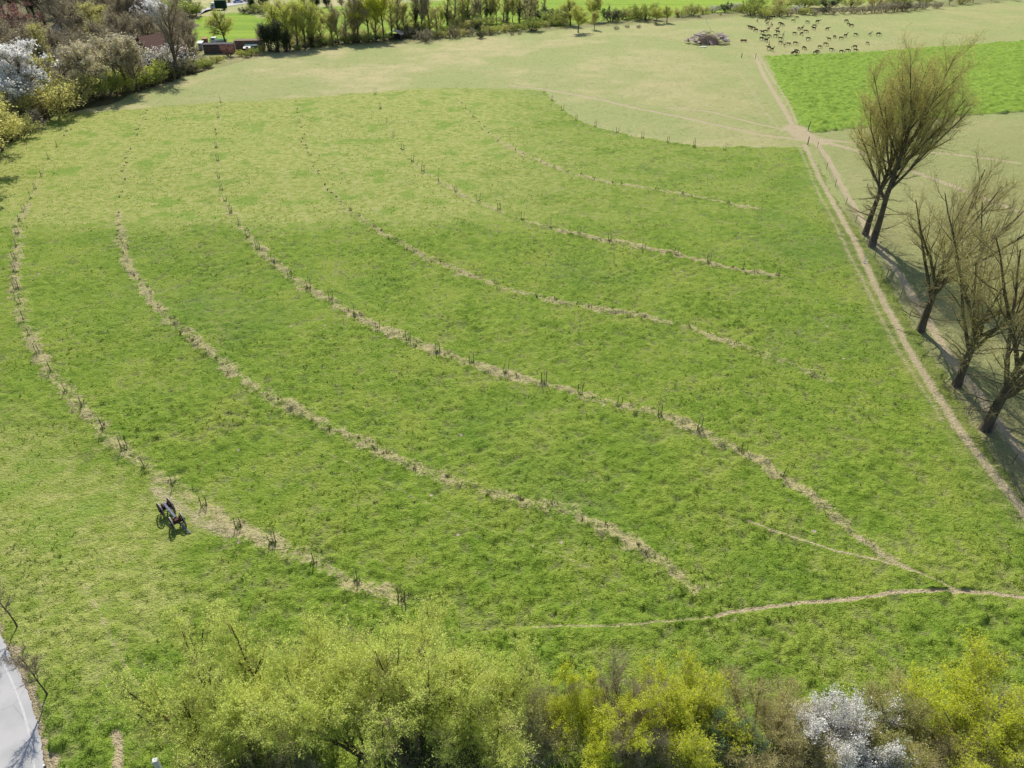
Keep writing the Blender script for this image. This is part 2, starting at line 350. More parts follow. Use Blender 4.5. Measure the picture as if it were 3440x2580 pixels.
    T = [([(1630,120),(1634,128),(1650,165),(1680,215),(1712,270),(1735,295)], .40, .4, .9),
         ([(1640,122),(1665,165),(1697,215),(1722,268)], .3, .45, .55),
         ([(1640,128),(1665,180),(1700,235),(1730,280)], 2.4, 1.6, .27),
         ([(1715,276),(1745,300),(1772,306)], 1.9, 2.0, .8),
         ([(1760,306),(1790,345),(1815,395),(1840,440),(1870,490),(1895,530),(1940,590),(1975,650),(2010,705),(2050,770),(2100,840),(2160,920),(2230,1010)], .4, .6, .76),
         ([(1738,312),(1765,375),(1795,430),(1820,480),(1850,530),(1880,600),(1910,660),(1950,740),(2000,820),(2050,900),(2090,955),(2140,1020),(2230,1130)], .36, .75, .66),
         ([(1733,316),(1760,382),(1790,440),(1816,492),(1844,545),(1874,620),(1905,685),(1948,752),(1992,828),(2043,905),(2090,970),(2140,1035),(2230,1145)], 1.3, 1.5, .30),
         ([(1728,322),(1755,390),(1785,450),(1812,505),(1838,560),(1868,620),(1900,690),(1940,765),(1985,835),(2035,910)], .24, .65, .46),
         ([(1775,305),(1850,325),(1945,362),(1992,378),(2073,408),(2212,462)], .45, .5, .95),
         ([(1775,300),(1900,318),(2073,335),(2200,352)], .4, .5, .8), ([(1780,308),(1830,322),(1900,352),(2000,402)], .25, .5, .5),
         ([(1735,302),(1650,292),(1560,272),(1460,250),(1380,235),(1300,215),(1230,202),(1170,192),(1100,185)], .45, .5, .95),
         ([(1720,285),(1640,268),(1540,242),(1440,232)], .35, .5, .75), ([(1715,305),(1650,299),(1560,290)], .2, .4, .45),
         ([(1600,160),(1625,200),(1650,240),(1690,285)], .3, .6, .45),
         ([(2300,1300),(2212,1292),(2130,1282),(2050,1280),(1950,1283),(1850,1297),(1700,1312),(1600,1325),(1545,1335)], .12, .14, .92),
         ([(1545,1335),(1380,1352),(1150,1358)], .1, .15, .5),
         ([(1615,1130),(1700,1160),(1800,1192),(1900,1215),(1990,1245),(2060,1275)], .1, .14, .62),
         ([(1855,1165),(1905,1200),(1960,1235)], .2, .3, .6),
         ([(590,930),(750,1000),(900,1080),(1080,1160),(1250,1220),(1400,1290)], .06, .12, .48),
         ([(640,560),(760,640),(880,705),(1000,750)], .1, .3, .35), ([(600,330),(625,420),(690,520)], .5, .8, .30), ([(690,230),(720,330),(790,430),(860,500)], .35, .6, .35),
         ([(255,1590),(262,1620),(258,1670)], .22, .3, .7), ([(185,1270),(215,1330),(260,1420),(300,1480)], .12, .3, .45),
         ([(338,1058),(370,1085),(420,1118),(455,1140),(500,1158)], .45, .9, .52),
         ([(340,1050),(380,1075),(440,1110),(520,1150),(610,1190),(690,1228),(790,1272),(850,1298)], .15, .7, .30),
         ([(690,36),(660,44),(640,60)], 1.5, 1.5, .0)]
    for pts, w, soft, s in T: dirt = np.maximum(dirt, s*line(OP(pts), w, soft, sx, sy))
    # bare verge of the lane
    edge = [(-60,2040),(0,2130),(34,2200),(78,2290),(112,2380),(136,2470),(152,2580),(160,2700)]
    EP = [G(*p) for p in edge]
    dirt = np.maximum(dirt, 0.75*line(EP, .28, .35))
    roadm = line(EP, 0.0, 0.01, X, Y)*0
    # pale, cropped upper half of the meadow
    u495 = OP([(-300,510),(0,505),(560,497),(1000,492),(1300,490),(1700,480)])
    yb = np.interp(X, [p[0] for p in u495], [p[1] for p in u495])
    pale = sstep(-4, 6, Y-yb+1.5*rn(X, Y, 9, 12))
    pale = pale*sstep(1, -1, (X-38)/22+0.6*rn(X, Y, 14, 13))
    pale = pale*(1-0.6*sstep(-12, 18, X+5*rn(X, Y, 20, 14)))
    pale = np.maximum(pale, 0.8*line(OP([(-200,1000),(30,1180),(180,1260)]), 7, 7, jx2, jy2))
    # relief: rounded tussocks with sharp hollows
    t1 = np.abs(rn(X, Y, 1.5, 20)+0.5*rn(X, Y, 0.7, 21)); t2 = 0.5+0.5*rn(X, Y, 0.62, 22); t3 = 0.5+0.5*rn(X, Y, 0.34, 23); t2 = t2*t2*(3-2*t2)
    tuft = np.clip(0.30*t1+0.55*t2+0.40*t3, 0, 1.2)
    near = sstep(150, 60, Y)
    rough = 0.75+0.5*rn(X, Y, 6, 24)+0.5*sstep(45, 24, Y)
    h = mead*rough*(0.10*t1+0.18*t2+0.18*t3*near)*(1-0.55*pale)
    h += (1-mead)*0.16*(0.5*t1+0.5*t2)*(1-bright)
    h += crop*(0.30*t1+0.28*t2+0.1)
    h += np.clip(dry, 0, 1)*0.22*(t2+0.5*t1)
    dk = 0.95*np.clip(dirt*1.3, 0, 1)
    h = h*(1-dk)+dk*0.17*mead
    h += 0.10*rn(X, Y, 14, 25)*sstep(15, 25, Y)*(1-wood)
    # ground sinks a little beneath the lane
    ex = np.interp(Y, [p[1] for p in EP][::-1], [p[0] for p in EP][::-1])
    lane = (X < ex+0.1) & (X > ex-9) & (Y > 5) & (Y < EP[0][1]-.5)
    h = np.where(lane, -0.12, h); h = np.where((X < ex+0.5) & ~lane & (Y < 32) & (X > ex-9), np.minimum(h, 0.02), h)
    A = np.stack([mead, crop, np.clip(dry, 0, 1), np.clip(dirt, 0, 1)], 1).astype(np.float32)
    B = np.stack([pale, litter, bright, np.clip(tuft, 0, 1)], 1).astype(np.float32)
    V = np.stack([X, Y, h], 1).astype(np.float32)
    i = (np.arange(ny-1)[:, None]*nx+np.arange(nx-1)[None, :]).ravel()
    F = np.stack([i, i+1, i+nx+1, i+nx], 1)
    m = lambda q: q[F].max(1) > 0.5
    cls = np.zeros(len(F), int)
    cls[m(mead)] = 1; cls[m(bright)] = 4; cls[m(wood)] = 5; cls[m(crop)] = 2; cls[m(dirt)] = 3
    for k, nm in enumerate(['pasture', 'meadow', 'crop_field', 'dirt_track', 'far_field', 'woodland_floor']):
        f = F[cls == k]
        if len(f) == 0: continue
        used, inv = np.unique(f, return_inverse=True)
        me = bpy.data.meshes.new(nm)
        me.vertices.add(len(used)); me.vertices.foreach_set('co', V[used].ravel())
        me.loops.add(len(f)*4); me.loops.foreach_set('vertex_index', inv.ravel().astype(np.int32))
        me.polygons.add(len(f)); me.polygons.foreach_set('loop_start', np.arange(0, len(f)*4, 4, dtype=np.int32))
        me.polygons.foreach_set('use_smooth', np.ones(len(f), bool))
        for an, d in (('zone_a', A), ('zone_b', B)):
            at = me.attributes.new(an, 'FLOAT_COLOR', 'POINT'); at.data.foreach_set('color', d[used].ravel())
        me.materials.append(M['ground']); me.update(calc_edges=True)
        struct(link(nm, me))
    grid = dict(xs=xs, ys=ys, h=h.reshape(ny, nx), dry=np.clip(dry, 0, 1).reshape(ny, nx), dirt=dirt.reshape(ny, nx), mead=mead.reshape(ny, nx), pale=pale.reshape(ny, nx), tuft=tuft.reshape(ny, nx), crop=crop.reshape(ny, nx))
    return grid, EP
GRID, LANE = build_ground()
def gs(key, x, y):
    x = np.asarray(x, float); y = np.asarray(y, float)
    i = np.clip(np.searchsorted(GRID['xs'], x), 1, len(GRID['xs'])-1); j = np.clip(np.searchsorted(GRID['ys'], y), 1, len(GRID['ys'])-1)
    i = np.where(x-GRID['xs'][i-1] < GRID['xs'][i]-x, i-1, i); j = np.where(y-GRID['ys'][j-1] < GRID['ys'][j]-y, j-1, j)
    return GRID[key][j, i]
def gz(x, y): return float(gs('h', x, y))

# ------------------------------------------------------------------ lane at the lower left
def build_lane():
    b = NB('asphalt_light'); n = b.noise(0.7, 4); n2 = b.noise(40, 2)
    c = b.mix(b.ramp(n, 0.35, 0.65), (0.345, 0.34, 0.335, 1), (0.40, 0.39, 0.385, 1))
    c = b.mix(b.ramp(n2, 0.35, 0.7, 0, 0.25), c, (0.20, 0.19, 0.19, 1)); vc = b.n('ShaderNodeTexVoronoi'); vc.feature = 'DISTANCE_TO_EDGE'; vc.inputs['Scale'].default_value = 0.22; b.t.links.new(b.pos(), vc.inputs[0])
    c = b.mix(b.ramp(b.math('ADD', vc.outputs['Distance'], b.math('MULTIPLY', n, 0.02)), 0.018, 0.012, 0, 0.25), c, (0.15, 0.145, 0.14, 1))
    c = b.mix(b.ramp(b.noise(0.25, 3), 0.52, 0.66, 0, 0.5), c, (0.30, 0.29, 0.285, 1)); b.col(c); b.b.inputs['Roughness'].default_value = 0.75
    line_m = plain('road_paint', (0.46, 0.45, 0.44, 1), (0.40, 0.39, 0.385, 1), 6)
    # resample the lane edge smoothly
    P = np.array(LANE); t = np.arange(len(P)); tt = np.linspace(0, len(P)-1, 90)
    E = np.stack([np.interp(tt, t, P[:, 0]), np.interp(tt, t, P[:, 1])], 1)
    for _ in range(25): E[1:-1] = 0.25*E[:-2]+0.5*E[1:-1]+0.25*E[2:]
    T = np.gradient(E, axis=0); T /= np.linalg.norm(T, axis=1)[:, None]
    N = np.stack([T[:, 1], -T[:, 0]], 1)
    if (N[:, 0].mean()) > 0: N = -N                      # to the left, away from the meadow
    rg = np.random.RandomState(3)
    def strip(a, bb, z, name, mat, jit=0):
        ja = rg.normal(0, jit, len(E)) if jit else np.zeros(len(E))
        L = E+N*(a+ja)[:, None]; R = E+N*bb
        k = len(E); v = np.concatenate([np.c_[L, np.full(k, z)], np.c_[R, np.full(k, z)]])
        ac = Acc(); i = np.arange(k-1); ac.add(v, np.stack([i, i+1, i+1+k, i+k], 1))
        # skirt so that the sheet has thickness
        w = np.concatenate([np.c_[L, np.full(k, z)], np.c_[L, np.full(k, z-0.12)]]); ac.add(w, np.stack([i, i+k, i+1+k, i+1], 1))
        return struct(link(name, ac.mesh(name, mat)))
    strip(0.0, 6.0, 0.045, 'road', b.m, 0.03)
    strip(0.42, 0.54, 0.050, 'road_edge_line', line_m)
build_lane()

# ------------------------------------------------------------------ grass tussocks (uncountable)
def blades(rg, X, Y, hh, n_bl, wid):
    k = len(X); z = gs('h', X, Y)
    X = np.repeat(X, n_bl); Y = np.repeat(Y, n_bl); z = np.repeat(z, n_bl); hh = np.repeat(hh, n_bl)
    a = rg.rand(len(X))*2*math.pi; r = rg.rand(len(X))*0.11
    bx = X+np.cos(a)*r; by = Y+np.sin(a)*r
    lean = rg.uniform(0.1, 0.65, len(X))*hh; w = wid*rg.uniform(.6, 1.3, len(X))
    tx = bx+np.cos(a)*lean; ty = by+np.sin(a)*lean; tz = z+hh*rg.uniform(.5, 1, len(X))
    px, py = -np.sin(a)*w, np.cos(a)*w
    v = np.stack([np.stack([bx-px, by-py, z-0.03], 1), np.stack([bx+px, by+py, z-0.03], 1), np.stack([tx, ty, tz], 1)], 1).reshape(-1, 3)
    return v, np.arange(len(X)*3).reshape(-1, 3)
def build_grass():
    rg = np.random.RandomState(11)
    g = leafmat('grass_blade', (0.145, 0.235, 0.024, 1), (0.29, 0.40, 0.060, 1), 0.45)
    s = leafmat('straw_blade', (0.36, 0.31, 0.14, 1), (0.60, 0.52, 0.30, 1), 0.35)
    ac = Acc()
    N = 640000
    Y = 18+(125-18)*rg.rand(N)**1.7; X = rg.uniform(-1, 1, N)*(0.74*(Y*CP+CAM_H*SP)+3)
    keep = (gs('mead', X, Y) > .5) & (gs('dirt', X, Y) < .10) & (gs('h', X, Y) > -0.05)
    dn = 0.6+0.35*rn(X, Y, 0.9, 31)+0.15*rn(X, Y, 5, 32)
    tf = gs('tuft', X, Y); keep &= rg.rand(N) < np.clip(dn, 0.05, 1)*sstep(.35, .75, tf)*0.75
    lane_x = np.interp(Y, [p[1] for p in LANE][::-1], [p[0] for p in LANE][::-1])
    keep &= ~((Y < 34) & (X < lane_x+0.3))
    X, Y = X[keep], Y[keep]
    pl = gs('pale', X, Y)
    hh = rg.uniform(.05, .125, len(X))*(1-0.45*pl)*(1+0.2*sstep(45, 22, Y))
    v, f = blades(rg, X, Y, hh*.85, 5, 0.016)
    ac.add(v, f, 0)
    o = link('grass', ac.mesh('grass', [g])); o['kind'] = 'stuff'; o['label'] = 'short green grass tussocks growing all over the meadow'; o['category'] = 'grass'
    # scattered darker tussocks
    N = 60000
    Y = 18+(170-18)*rg.rand(N)**1.25; X = rg.uniform(-1, 1, N)*(0.74*(Y*CP+CAM_H*SP)+3)
    lane_x = np.interp(Y, [p[1] for p in LANE][::-1], [p[0] for p in LANE][::-1])
    cl = rn(X, Y, 7, 41)+0.6*rn(X, Y, 2.5, 42)
    k = (gs('mead', X, Y) > .5) & (gs('dirt', X, Y) < .1) & (rg.rand(N) < np.clip(.35+.5*cl, .06, .9)) & ~((Y < 34) & (X < lane_x+0.4))
    X, Y = X[k], Y[k]; ac = Acc(); sc_ = rg.uniform(.5, 1.25, len(X))
    for _ in range(2):
        v, f = blades(rg, X+rg.normal(0, .06, len(X)), Y+rg.normal(0, .06, len(X)), rg.uniform(.07, .15, len(X))*sc_, 6, 0.03); ac.add(v, f, 0)
    tm = leafmat('tussock_blade', (0.095, 0.165, 0.022, 1), (0.20, 0.28, 0.045, 1), 0.35)
    o = link('tussocks', ac.mesh('tussocks', [tm])); o['kind'] = 'stuff'; o['label'] = 'darker green tussocks scattered over the meadow'; o['category'] = 'grass'
    # straw along the tree rows
    N = 110000
    Y = 20+120*rg.rand(N)**1.4; X = rg.uniform(-1, 1, N)*(0.74*(Y*CP+CAM_H*SP)+3)
    d = gs('dry', X, Y); keep = rg.rand(N) < sstep(0.2, 0.8, d)*0.9
    X, Y = X[keep], Y[keep]
    v, f = blades(rg, X, Y, rg.uniform(.08, .20, len(X)), 4, 0.018)
    ac = Acc(); ac.add(v, f, 0)
    o = link('dry_grass', ac.mesh('dry_grass', [s])); o['kind'] = 'stuff'; o['label'] = 'tangled straw coloured dry grass along the curved rows'; o['category'] = 'dry grass'
    # weeds in the rows
    ac = Acc(); rgp = np.random.RandomState(12)
    for k, st, pr in (('R2', 2.4, .7), ('R4', 2.4, .75), ('R6', 3, .75), ('R1', 4, .3), ('R3', 4, .3), ('R5', 5, .25)):
        P = np.array([O(*p) for p in ROWS[k]])
        seg = np.hypot(*np.diff(P, axis=0).T); cum = np.r_[0, np.cumsum(seg)]
        s_ = np.arange(0, cum[-1], st)+rgp.uniform(-.8, .8, len(np.arange(0, cum[-1], st)))
        s_ = s_[rgp.rand(len(s_)) < pr]
        x = np.interp(s_, cum, P[:, 0])+rgp.normal(0, .25, len(s_)); y = np.interp(s_, cum, P[:, 1])+rgp.normal(0, .25, len(s_))
        for _ in range(4):
            v, f = blades(rgp, x+rgp.normal(0, .13, len(x)), y+rgp.normal(0, .13, len(x)), rgp.uniform(.15, .38, len(x)), 8, 0.026)
            ac.add(v, f, 0)
    w = leafmat('weed_leaf', (0.085, 0.085, 0.045, 1), (0.20, 0.17, 0.09, 1), 0.25)
    o = link('weeds', ac.mesh('weeds', [w])); o['kind'] = 'stuff'; o['label'] = 'dark scrubby weeds dotted along the curved rows'; o['category'] = 'weeds'
build_grass()

# ------------------------------------------------------------------ plants
def unit(v): return v/(np.linalg.norm(v)+1e-9)
def grow(rg, base, d, length, radius, lvl, P, out):
    ns = P['seg'][lvl]; pts = [base]; p = base; d = unit(d)
    for i in range(ns):
        d = unit(d+rg.normal(0, P['wob'][lvl], 3)+np.array([0, 0, P['trop'][lvl]]))
        p = p+d*length/ns; pts.append(p)
    pts = np.array(pts); tp = P['taper'][lvl]
    rad = radius*(1-(1-tp)*np.linspace(0, 1, ns+1))
    out.append((pts, rad, lvl))
    if lvl+1 < len(P['seg']):
        n = P['n'][lvl]; n = max(1, int(round(n*rg.uniform(.8, 1.2)))) ; az0 = rg.rand()*6.28
        s0 = P['start'][lvl]
        for k in range(n):
            t = s0+(1-s0)*((k+rg.rand())/n)*0.98
            f = t*ns; i = min(int(f), ns-1); q = pts[i]+(pts[i+1]-pts[i])*(f-i); td = unit(pts[i+1]-pts[i])
            az = az0+k*2.4+rg.normal(0, .4)
            ref = np.array([0, 0, 1.0]) if abs(td[2]) < .9 else np.array([1.0, 0, 0])
            a = unit(np.cross(td, ref)); b = np.cross(td, a)
            ang = math.radians(P['ang'][lvl]*rg.uniform(.65, 1.3))
            cd = td*math.cos(ang)+(a*math.cos(az)+b*math.sin(az))*math.sin(ang)
            ln = length*P['len'][lvl]*rg.uniform(.7, 1.15)*(1-P['fall'][lvl]*(t-s0)/(1-s0+1e-6))
            rr = (rad[i]+(rad[i+1]-rad[i])*(f-i))*P['rr'][lvl]
            grow(rg, q, cd, ln, rr, lvl+1, P, out)
def segs(branches, lv):
    A, B = [], []
    for pts, rad, l in branches:
        if l in lv: A.append(pts[:-1]); B.append(pts[1:])
    return np.concatenate(A), np.concatenate(B)
def sprout(rg, A, B, N, L, up, spread, along=0.7):
    w = np.linalg.norm(B-A, axis=1); idx = rg.choice(len(A), N, p=w/w.sum()); t = rg.rand(N)[:, None]
    base = A[idx]+(B[idx]-A[idx])*t; d = (B-A)[idx]/(w[idx][:, None]+1e-9)
    d = d*along+rg.normal(0, spread, (N, 3)); d[:, 2] += up
    d /= np.linalg.norm(d, axis=1)[:, None]+1e-9
    ln = (L*rg.uniform(.5, 1.25, N))[:, None]
    return base, base+d*ln
def add_twigs(ac, rg, A, B, r, m):
    d = B-A; d /= np.linalg.norm(d, axis=1)[:, None]+1e-9
    ref = rg.normal(0, 1, A.shape); a = np.cross(d, ref); a /= np.linalg.norm(a, axis=1)[:, None]+1e-9; b = np.cross(d, a)
    k = len(A)
    v = np.stack([A+a*r, A-a*r*.5+b*r*.87, A-a*r*.5-b*r*.87, B], 1).reshape(-1, 3)
    i = np.arange(k)[:, None]*4
    f = np.concatenate([i+np.array([[0, 1, 3]]), i+np.array([[1, 2, 3]]), i+np.array([[2, 0, 3]])])
    ac.add(v, f, m)
def add_leaves(ac, rg, pos, size, m, wr=0.55):
    k = len(pos); a = rg.normal(0, 1, (k, 3)); a /= np.linalg.norm(a, axis=1)[:, None]+1e-9
    b = np.cross(a, rg.normal(0, 1, (k, 3))); b /= np.linalg.norm(b, axis=1)[:, None]+1e-9
    s = (size*rg.uniform(.6, 1.3, k))[:, None]
    v = np.stack([pos-a*s*.5, pos+b*s*wr*.5, pos+a*s*.5, pos-b*s*wr*.5], 1).reshape(-1, 3)
    ac.add(v, np.arange(k*4).reshape(-1, 4), m)

def plant(seed, P):
    """returns (wood mesh, crown mesh, optional ivy mesh); unit metres, base at the origin"""
    rg = np.random.RandomState(seed); H = P['H']; out = []
    ns = P.get('stems', 1)
    for s in range(ns):
        az = rg.rand()*6.28 if ns > 1 else 0
        tilt = math.radians(P.get('tilt', 2))*(math.sqrt((s+.5)/ns) if ns > 1 else 1)*rg.uniform(.8, 1.15)
        az = s*2.4+rg.normal(0, .3)
        d = np.array([math.sin(tilt)*math.cos(az), math.sin(tilt)*math.sin(az), math.cos(tilt)])
        base = np.array([math.cos(az), math.sin(az), 0])*P.get('foot', 0)*rg.rand()
        base[2] = -0.15
        grow(rg, base, d, H*P['l0']*(rg.uniform(.75, 1.05) if ns > 1 else 1), P['r0']*(rg.uniform(.7, 1.1) if ns > 1 else 1), 0, P, out)
    wood = Acc()
    for pts, rad, l in out:
        if l == 0 and ns == 1 and P.get('flare', True):
            rad = rad.copy(); rad[0] *= 1.35
        wood.tube(pts, rad, [7, 5, 4, 3][l], 0)
    crown = Acc(); mats = [M[P['twig']]]
    A, B = segs(out, P['tw_on']); A1, B1 = sprout(rg, A, B, P['tw_n'], P['tw_l'], P['tw_up'], P['tw_sp'])
    add_twigs(crown, rg, A1, B1, P['tw_r'], 0)
    if P.get('tw2_n'):
        A2, B2 = sprout(rg, A1, B1, P['tw2_n'], P['tw2_l'], P['tw_up'], P['tw_sp']*1.2); add_twigs(crown, rg, A2, B2, P['tw_r']*.7, 0)
        A1 = np.concatenate([A1, A2]); B1 = np.concatenate([B1, B2])
    for mat, n, size, wr in P['leaf']:
        ids = rg.randint(0, len(A1), n); t = rg.rand(n)[:, None]**.6
        pos = A1[ids]+(B1[ids]-A1[ids])*t+rg.normal(0, size*.6, (n, 3))
        if P.get('clump'):
            cl = vnoise(pos[:, 0]/P['clump']+7, pos[:, 1]/P['clump']+pos[:, 2]/P['clump']*1.7, seed % 9)
            pos = pos[cl > -0.30]
        if P.get('leaf_min'): pos = pos[pos[:, 2] > P['leaf_min']*H*(0.6+0.8*rg.rand(len(pos)))]
        mats.append(M[mat]); add_leaves(crown, rg, pos, size, len(mats)-1, wr)
    nm = P['name']
    res = {'wood': wood.mesh(nm+'_trunk', M[P['bark']], True), 'crown': crown.mesh(nm+'_crown', mats), 'ivy': None}
    if P.get('ivy'):
        iv = Acc(); top = P['ivy']*H; n = P.get('ivy_n', 2600)
        A, B = segs(out, (0, 1)); k = A[:, 2] < top; A, B = A[k], B[k]
        a, b = sprout(rg, A, B, n, 0.01, 0, .1)
        q = a+rg.normal(0, 1, (n, 3))*np.array([1, 1, .5])*(P.get('ivy_r', .5)*(0.4+0.8*rg.rand(n)))[:, None]
        q[:, 2] = np.abs(q[:, 2]); add_leaves(iv, rg, q, .30, 0, .8); res['ivy'] = iv.mesh(nm+'_ivy', M['leaf_dark'])
    z = np.concatenate([p[0] for p in out])[:, 2].max(); res['H'] = max(H*.8, z)
    return res
BASE3 = dict(seg=(6, 5, 4), wob=(.05, .09, .12), trop=(.03, .06, .05), taper=(.45, .3, .25), n=(9, 6), start=(.35, .25), ang=(45, 38), len=(.55, .5), fall=(.45, .4), rr=(.55, .55),
             tw_on=(1, 2), tw_up=.25, tw_sp=.45, tw_r=.02)
def PP(**k): d = dict(BASE3); d.update(k); return d
def place(proto, name, label, cat, x, y, h, rz=0.0, wide=1.0, group=None, crown='crown'):
    s = h/proto['H']
    t = thing(name, label, cat, (x, y, gz(x, y)-0.05), rz, (s*wide, s*wide, s), group)
    link('trunk' if proto.get('tree', True) else 'branches', proto['wood'], t); link('crown' if proto.get('tree', True) else 'foliage', proto['crown'], t)
    if proto['ivy']: link('ivy', proto['ivy'], t)
    return t

# --- the five tall poplars beside the right hand path
PD = dict(seg=(5, 7, 5, 4), wob=(.03, .06, .09, .12), trop=(.03, .05, .05, .04), taper=(.75, .22, .25, .3), n=(6, 9, 5), start=(.5, .12, .2), ang=(24, 28, 34), len=(1.7, .46, .45),
          fall=(.1, .55, .4), rr=(.62, .5, .55), tw_on=(2, 3), tw_up=.30, tw_sp=.5, bark='bark', twig='twig_olive')
pop = [
 # name px base u, v ; top v ; seed ; extra ; label
 (2905, 790, 190, 5, dict(n=(13, 8, 5), l0=.62, start=(.36, .12, .2), ang=(27, 28, 34), len=(.78, .46, .45), fall=(.42, .55, .4), taper=(.35, .22, .25, .3), buds=26000, bs=.12, tn=5200), 'tall bare poplar, the rear one of the close pair at the path junction end'),
 (2927, 828, 135, 8, dict(n=(15, 8, 5), l0=.62, start=(.34, .12, .2), ang=(29, 28, 34), len=(.80, .46, .45), fall=(.42, .55, .4), taper=(.35, .22, .25, .3), buds=30000, bs=.12, tn=5600), 'tallest bare poplar, the front one of the close pair, with a broad fan crown'),
 (3090, 1116, 510, 21, dict(n=(7, 8, 5), ang=(31, 32, 36), l0=.30, len=(1.75, .5, .45)), 'thin crowned bare poplar standing alone between the pair and the leaning ones'),
 (3210, 1300, 640, 34, dict(n=(7, 8, 5), ang=(32, 34, 38), l0=.29, len=(1.75, .5, .45)), 'twiggy bare poplar with a short trunk, next to the forked nearest one'),
 (3308, 1445, 600, 47, dict(n=(8, 8, 5), ang=(36, 33, 36), l0=.24, len=(2.2, .48, .45)), 'nearest bare poplar forking low, casting a dark trunk shadow over the path'),
]
for u, v, vt, sd, ex, lab in pop:
    x, y = G(u, v); h = ptop(y, vt)
    d = dict(PD); d.update(name='poplar', H=h, l0=.34, r0=h*.0155, tw_n=3600, tw_l=h*.06, tw_r=.009, tw2_n=6500, tw2_l=h*.03,
             leaf=[('leaf_bud', ex.get('buds', 12000), ex.get('bs', .075), .5)]); d.update(ex); d['tw_n'] = ex.get('tn', 3000)
    pr = plant(sd, d)
    t = thing('poplar_tree', lab, 'tree', (x, y, gz(x, y)-0.05), sd*.7, h/max(pr['H'], 1)*1.02, 'bare poplars along the path')
    link('trunk', pr['wood'], t); link('crown', pr['crown'], t)
    # low side shoots and root flare
    rg = np.random.RandomState(sd+1); ac = Acc()
    z0 = .10*h; n = 22
    for k in range(n):
        az = rg.rand()*6.28; z = h*rg.uniform(.06, .33); L = h*rg.uniform(.07, .16); p = [np.array([0, 0, z])]
        dd = np.array([math.cos(az), math.sin(az), rg.uniform(-.1, .35)])
        for q in range(5): dd = unit(dd+rg.normal(0, .16, 3)+np.array([0, 0, .06])); p.append(p[-1]+dd*L/5)
        ac.tube(p, np.linspace(.05, .015, 6), 3, 0)
        P_ = np.array(p); a, b = sprout(rg, P_[:-1], P_[1:], 40, .7, .15, .5); add_twigs(ac, rg, a, b, .012, 1)
    link('side_shoot', ac.mesh('side_shoot', [M['bark'], M['twig_olive']]), t)

# --- big willow thicket in the foreground
WD = dict(seg=(8, 6, 5), wob=(.06, .09, .12), trop=(.02, .05, .06), taper=(.18, .2, .25), n=(9, 6), start=(.22, .2), ang=(26, 32), len=(.46, .42), fall=(.55, .4), rr=(.5, .55),
          tw_on=(1, 2), tw_up=.22, tw_sp=.45, tw_r=.011, bark='bark_olive', twig='twig_olive')
wil = [(750, 2545, 2235, 3, 13, 36, 7.5, 'yellow green willow thicket at the left end, its bare stems fanning out to the left'),
       (985, 2500, 2170, 14, 9, 30, 8.0, 'yellow green willow with dark stems behind the white gate post, second clump from the lane'),
       (1255, 2545, 2150, 25, 10, 30, 8.2, 'broad yellow green willow in the middle of the thicket with crossing stems'),
       (1420, 2485, 2075, 36, 9, 25, 9.4, 'tallest yellow green willow, its top reaching the last stake of the nearest row'),
       (1600, 2540, 2300, 47, 9, 32, 6.8, 'lower rounded willow at the right end of the thicket')]
for u, v, vt, sd, st, tilt, h, lab in wil:
    x, y = G(u, v)
    d = dict(WD); d.update(name='willow', H=h, l0=1.0, r0=.135, stems=st, tilt=tilt, foot=.7, tw_n=4200, tw_l=.9, tw_r=.006, tw2_n=6000, tw2_l=.45,
                           leaf=[('leaf_willow', 66000, .082, .6), ('leaf_spring', 16000, .078, .55)], clump=.8, leaf_min=.12)
    pr = plant(sd, d)
    t = thing('willow_shrub', lab, 'willow', (x, y, gz(x, y)-.05), sd*.5, 1.0, 'willows of the foreground thicket')
    link('branches', pr['wood'], t); link('foliage', pr['crown'], t)

# --- hedge shrubs along the bottom right
def hedge(u, v, h, wide, sd, leaf, twig, bark, lab, cat='shrub', stems=12, tilt=42, tw=5200, clump=.8, name='hedge_shrub', lmin=.18):
    x, y = G(u, v)
    d = dict(WD); h *= .93; d.update(name=name, H=h, l0=.95, r0=.055, stems=stems, tilt=tilt, foot=.6, n=(8, 5), tw_n=tw, tw_l=.7, tw2_n=tw, tw2_l=.35, leaf=leaf, clump=clump, twig=twig, bark=bark, tw_r=.0055, leaf_min=lmin)
    pr = plant(sd, d)
    t = thing(name, lab, cat, (x, y, gz(x, y)-.05), sd*.3, (wide, wide, 1.0))
    link('branches', pr['wood'], t); link('foliage', pr['crown'], t)
hedge(1760, 2560, 4.6, .9, 101, [('leaf_olive', 13503, 0.071, .5)], 'twig_grey', 'bark_pale', 'thin greyish twiggy shrub with few leaves between the willow thicket and the bright yellow shrub')
hedge(1850, 2520, 5.2, .9, 102, [('leaf_willow', 11000, .075, .55)], 'twig_olive', 'bark_olive', 'pale green leafing shrub just left of the tall bright yellow shrub')
hedge(1985, 2545, 6.6, .85, 103, [('leaf_yellow', 58526, 0.086, .6)], 'twig_olive', 'bark_olive', 'tall bright yellow green shrub beside the brown twiggy one', stems=11, tilt=34)
hedge(2095, 2510, 6.2, .8, 104, [('leaf_brown', 11254, 0.060, .5)], 'twig_brown', 'bark_pale', 'tall bare brown shrub standing between the two bright yellow shrubs', tilt=32, tw=7500)
hedge(2170, 2575, 3.0, 1.1, 105, [('leaf_brown', 11254, 0.060, .5), ('leaf_green', 9004, 0.081, .6)], 'twig_brown', 'bark_pale', 'low brown bush with a green foot below the right bright yellow shrub')
hedge(2300, 2530, 5.6, 1.0, 106, [('leaf_yellow', 49521, 0.086, .6), ('leaf_olive', 15755, 0.071, .5)], 'twig_olive', 'bark_olive', 'rounded yellow shrub with olive lower half, left of the dark blue green bush', tilt=42)
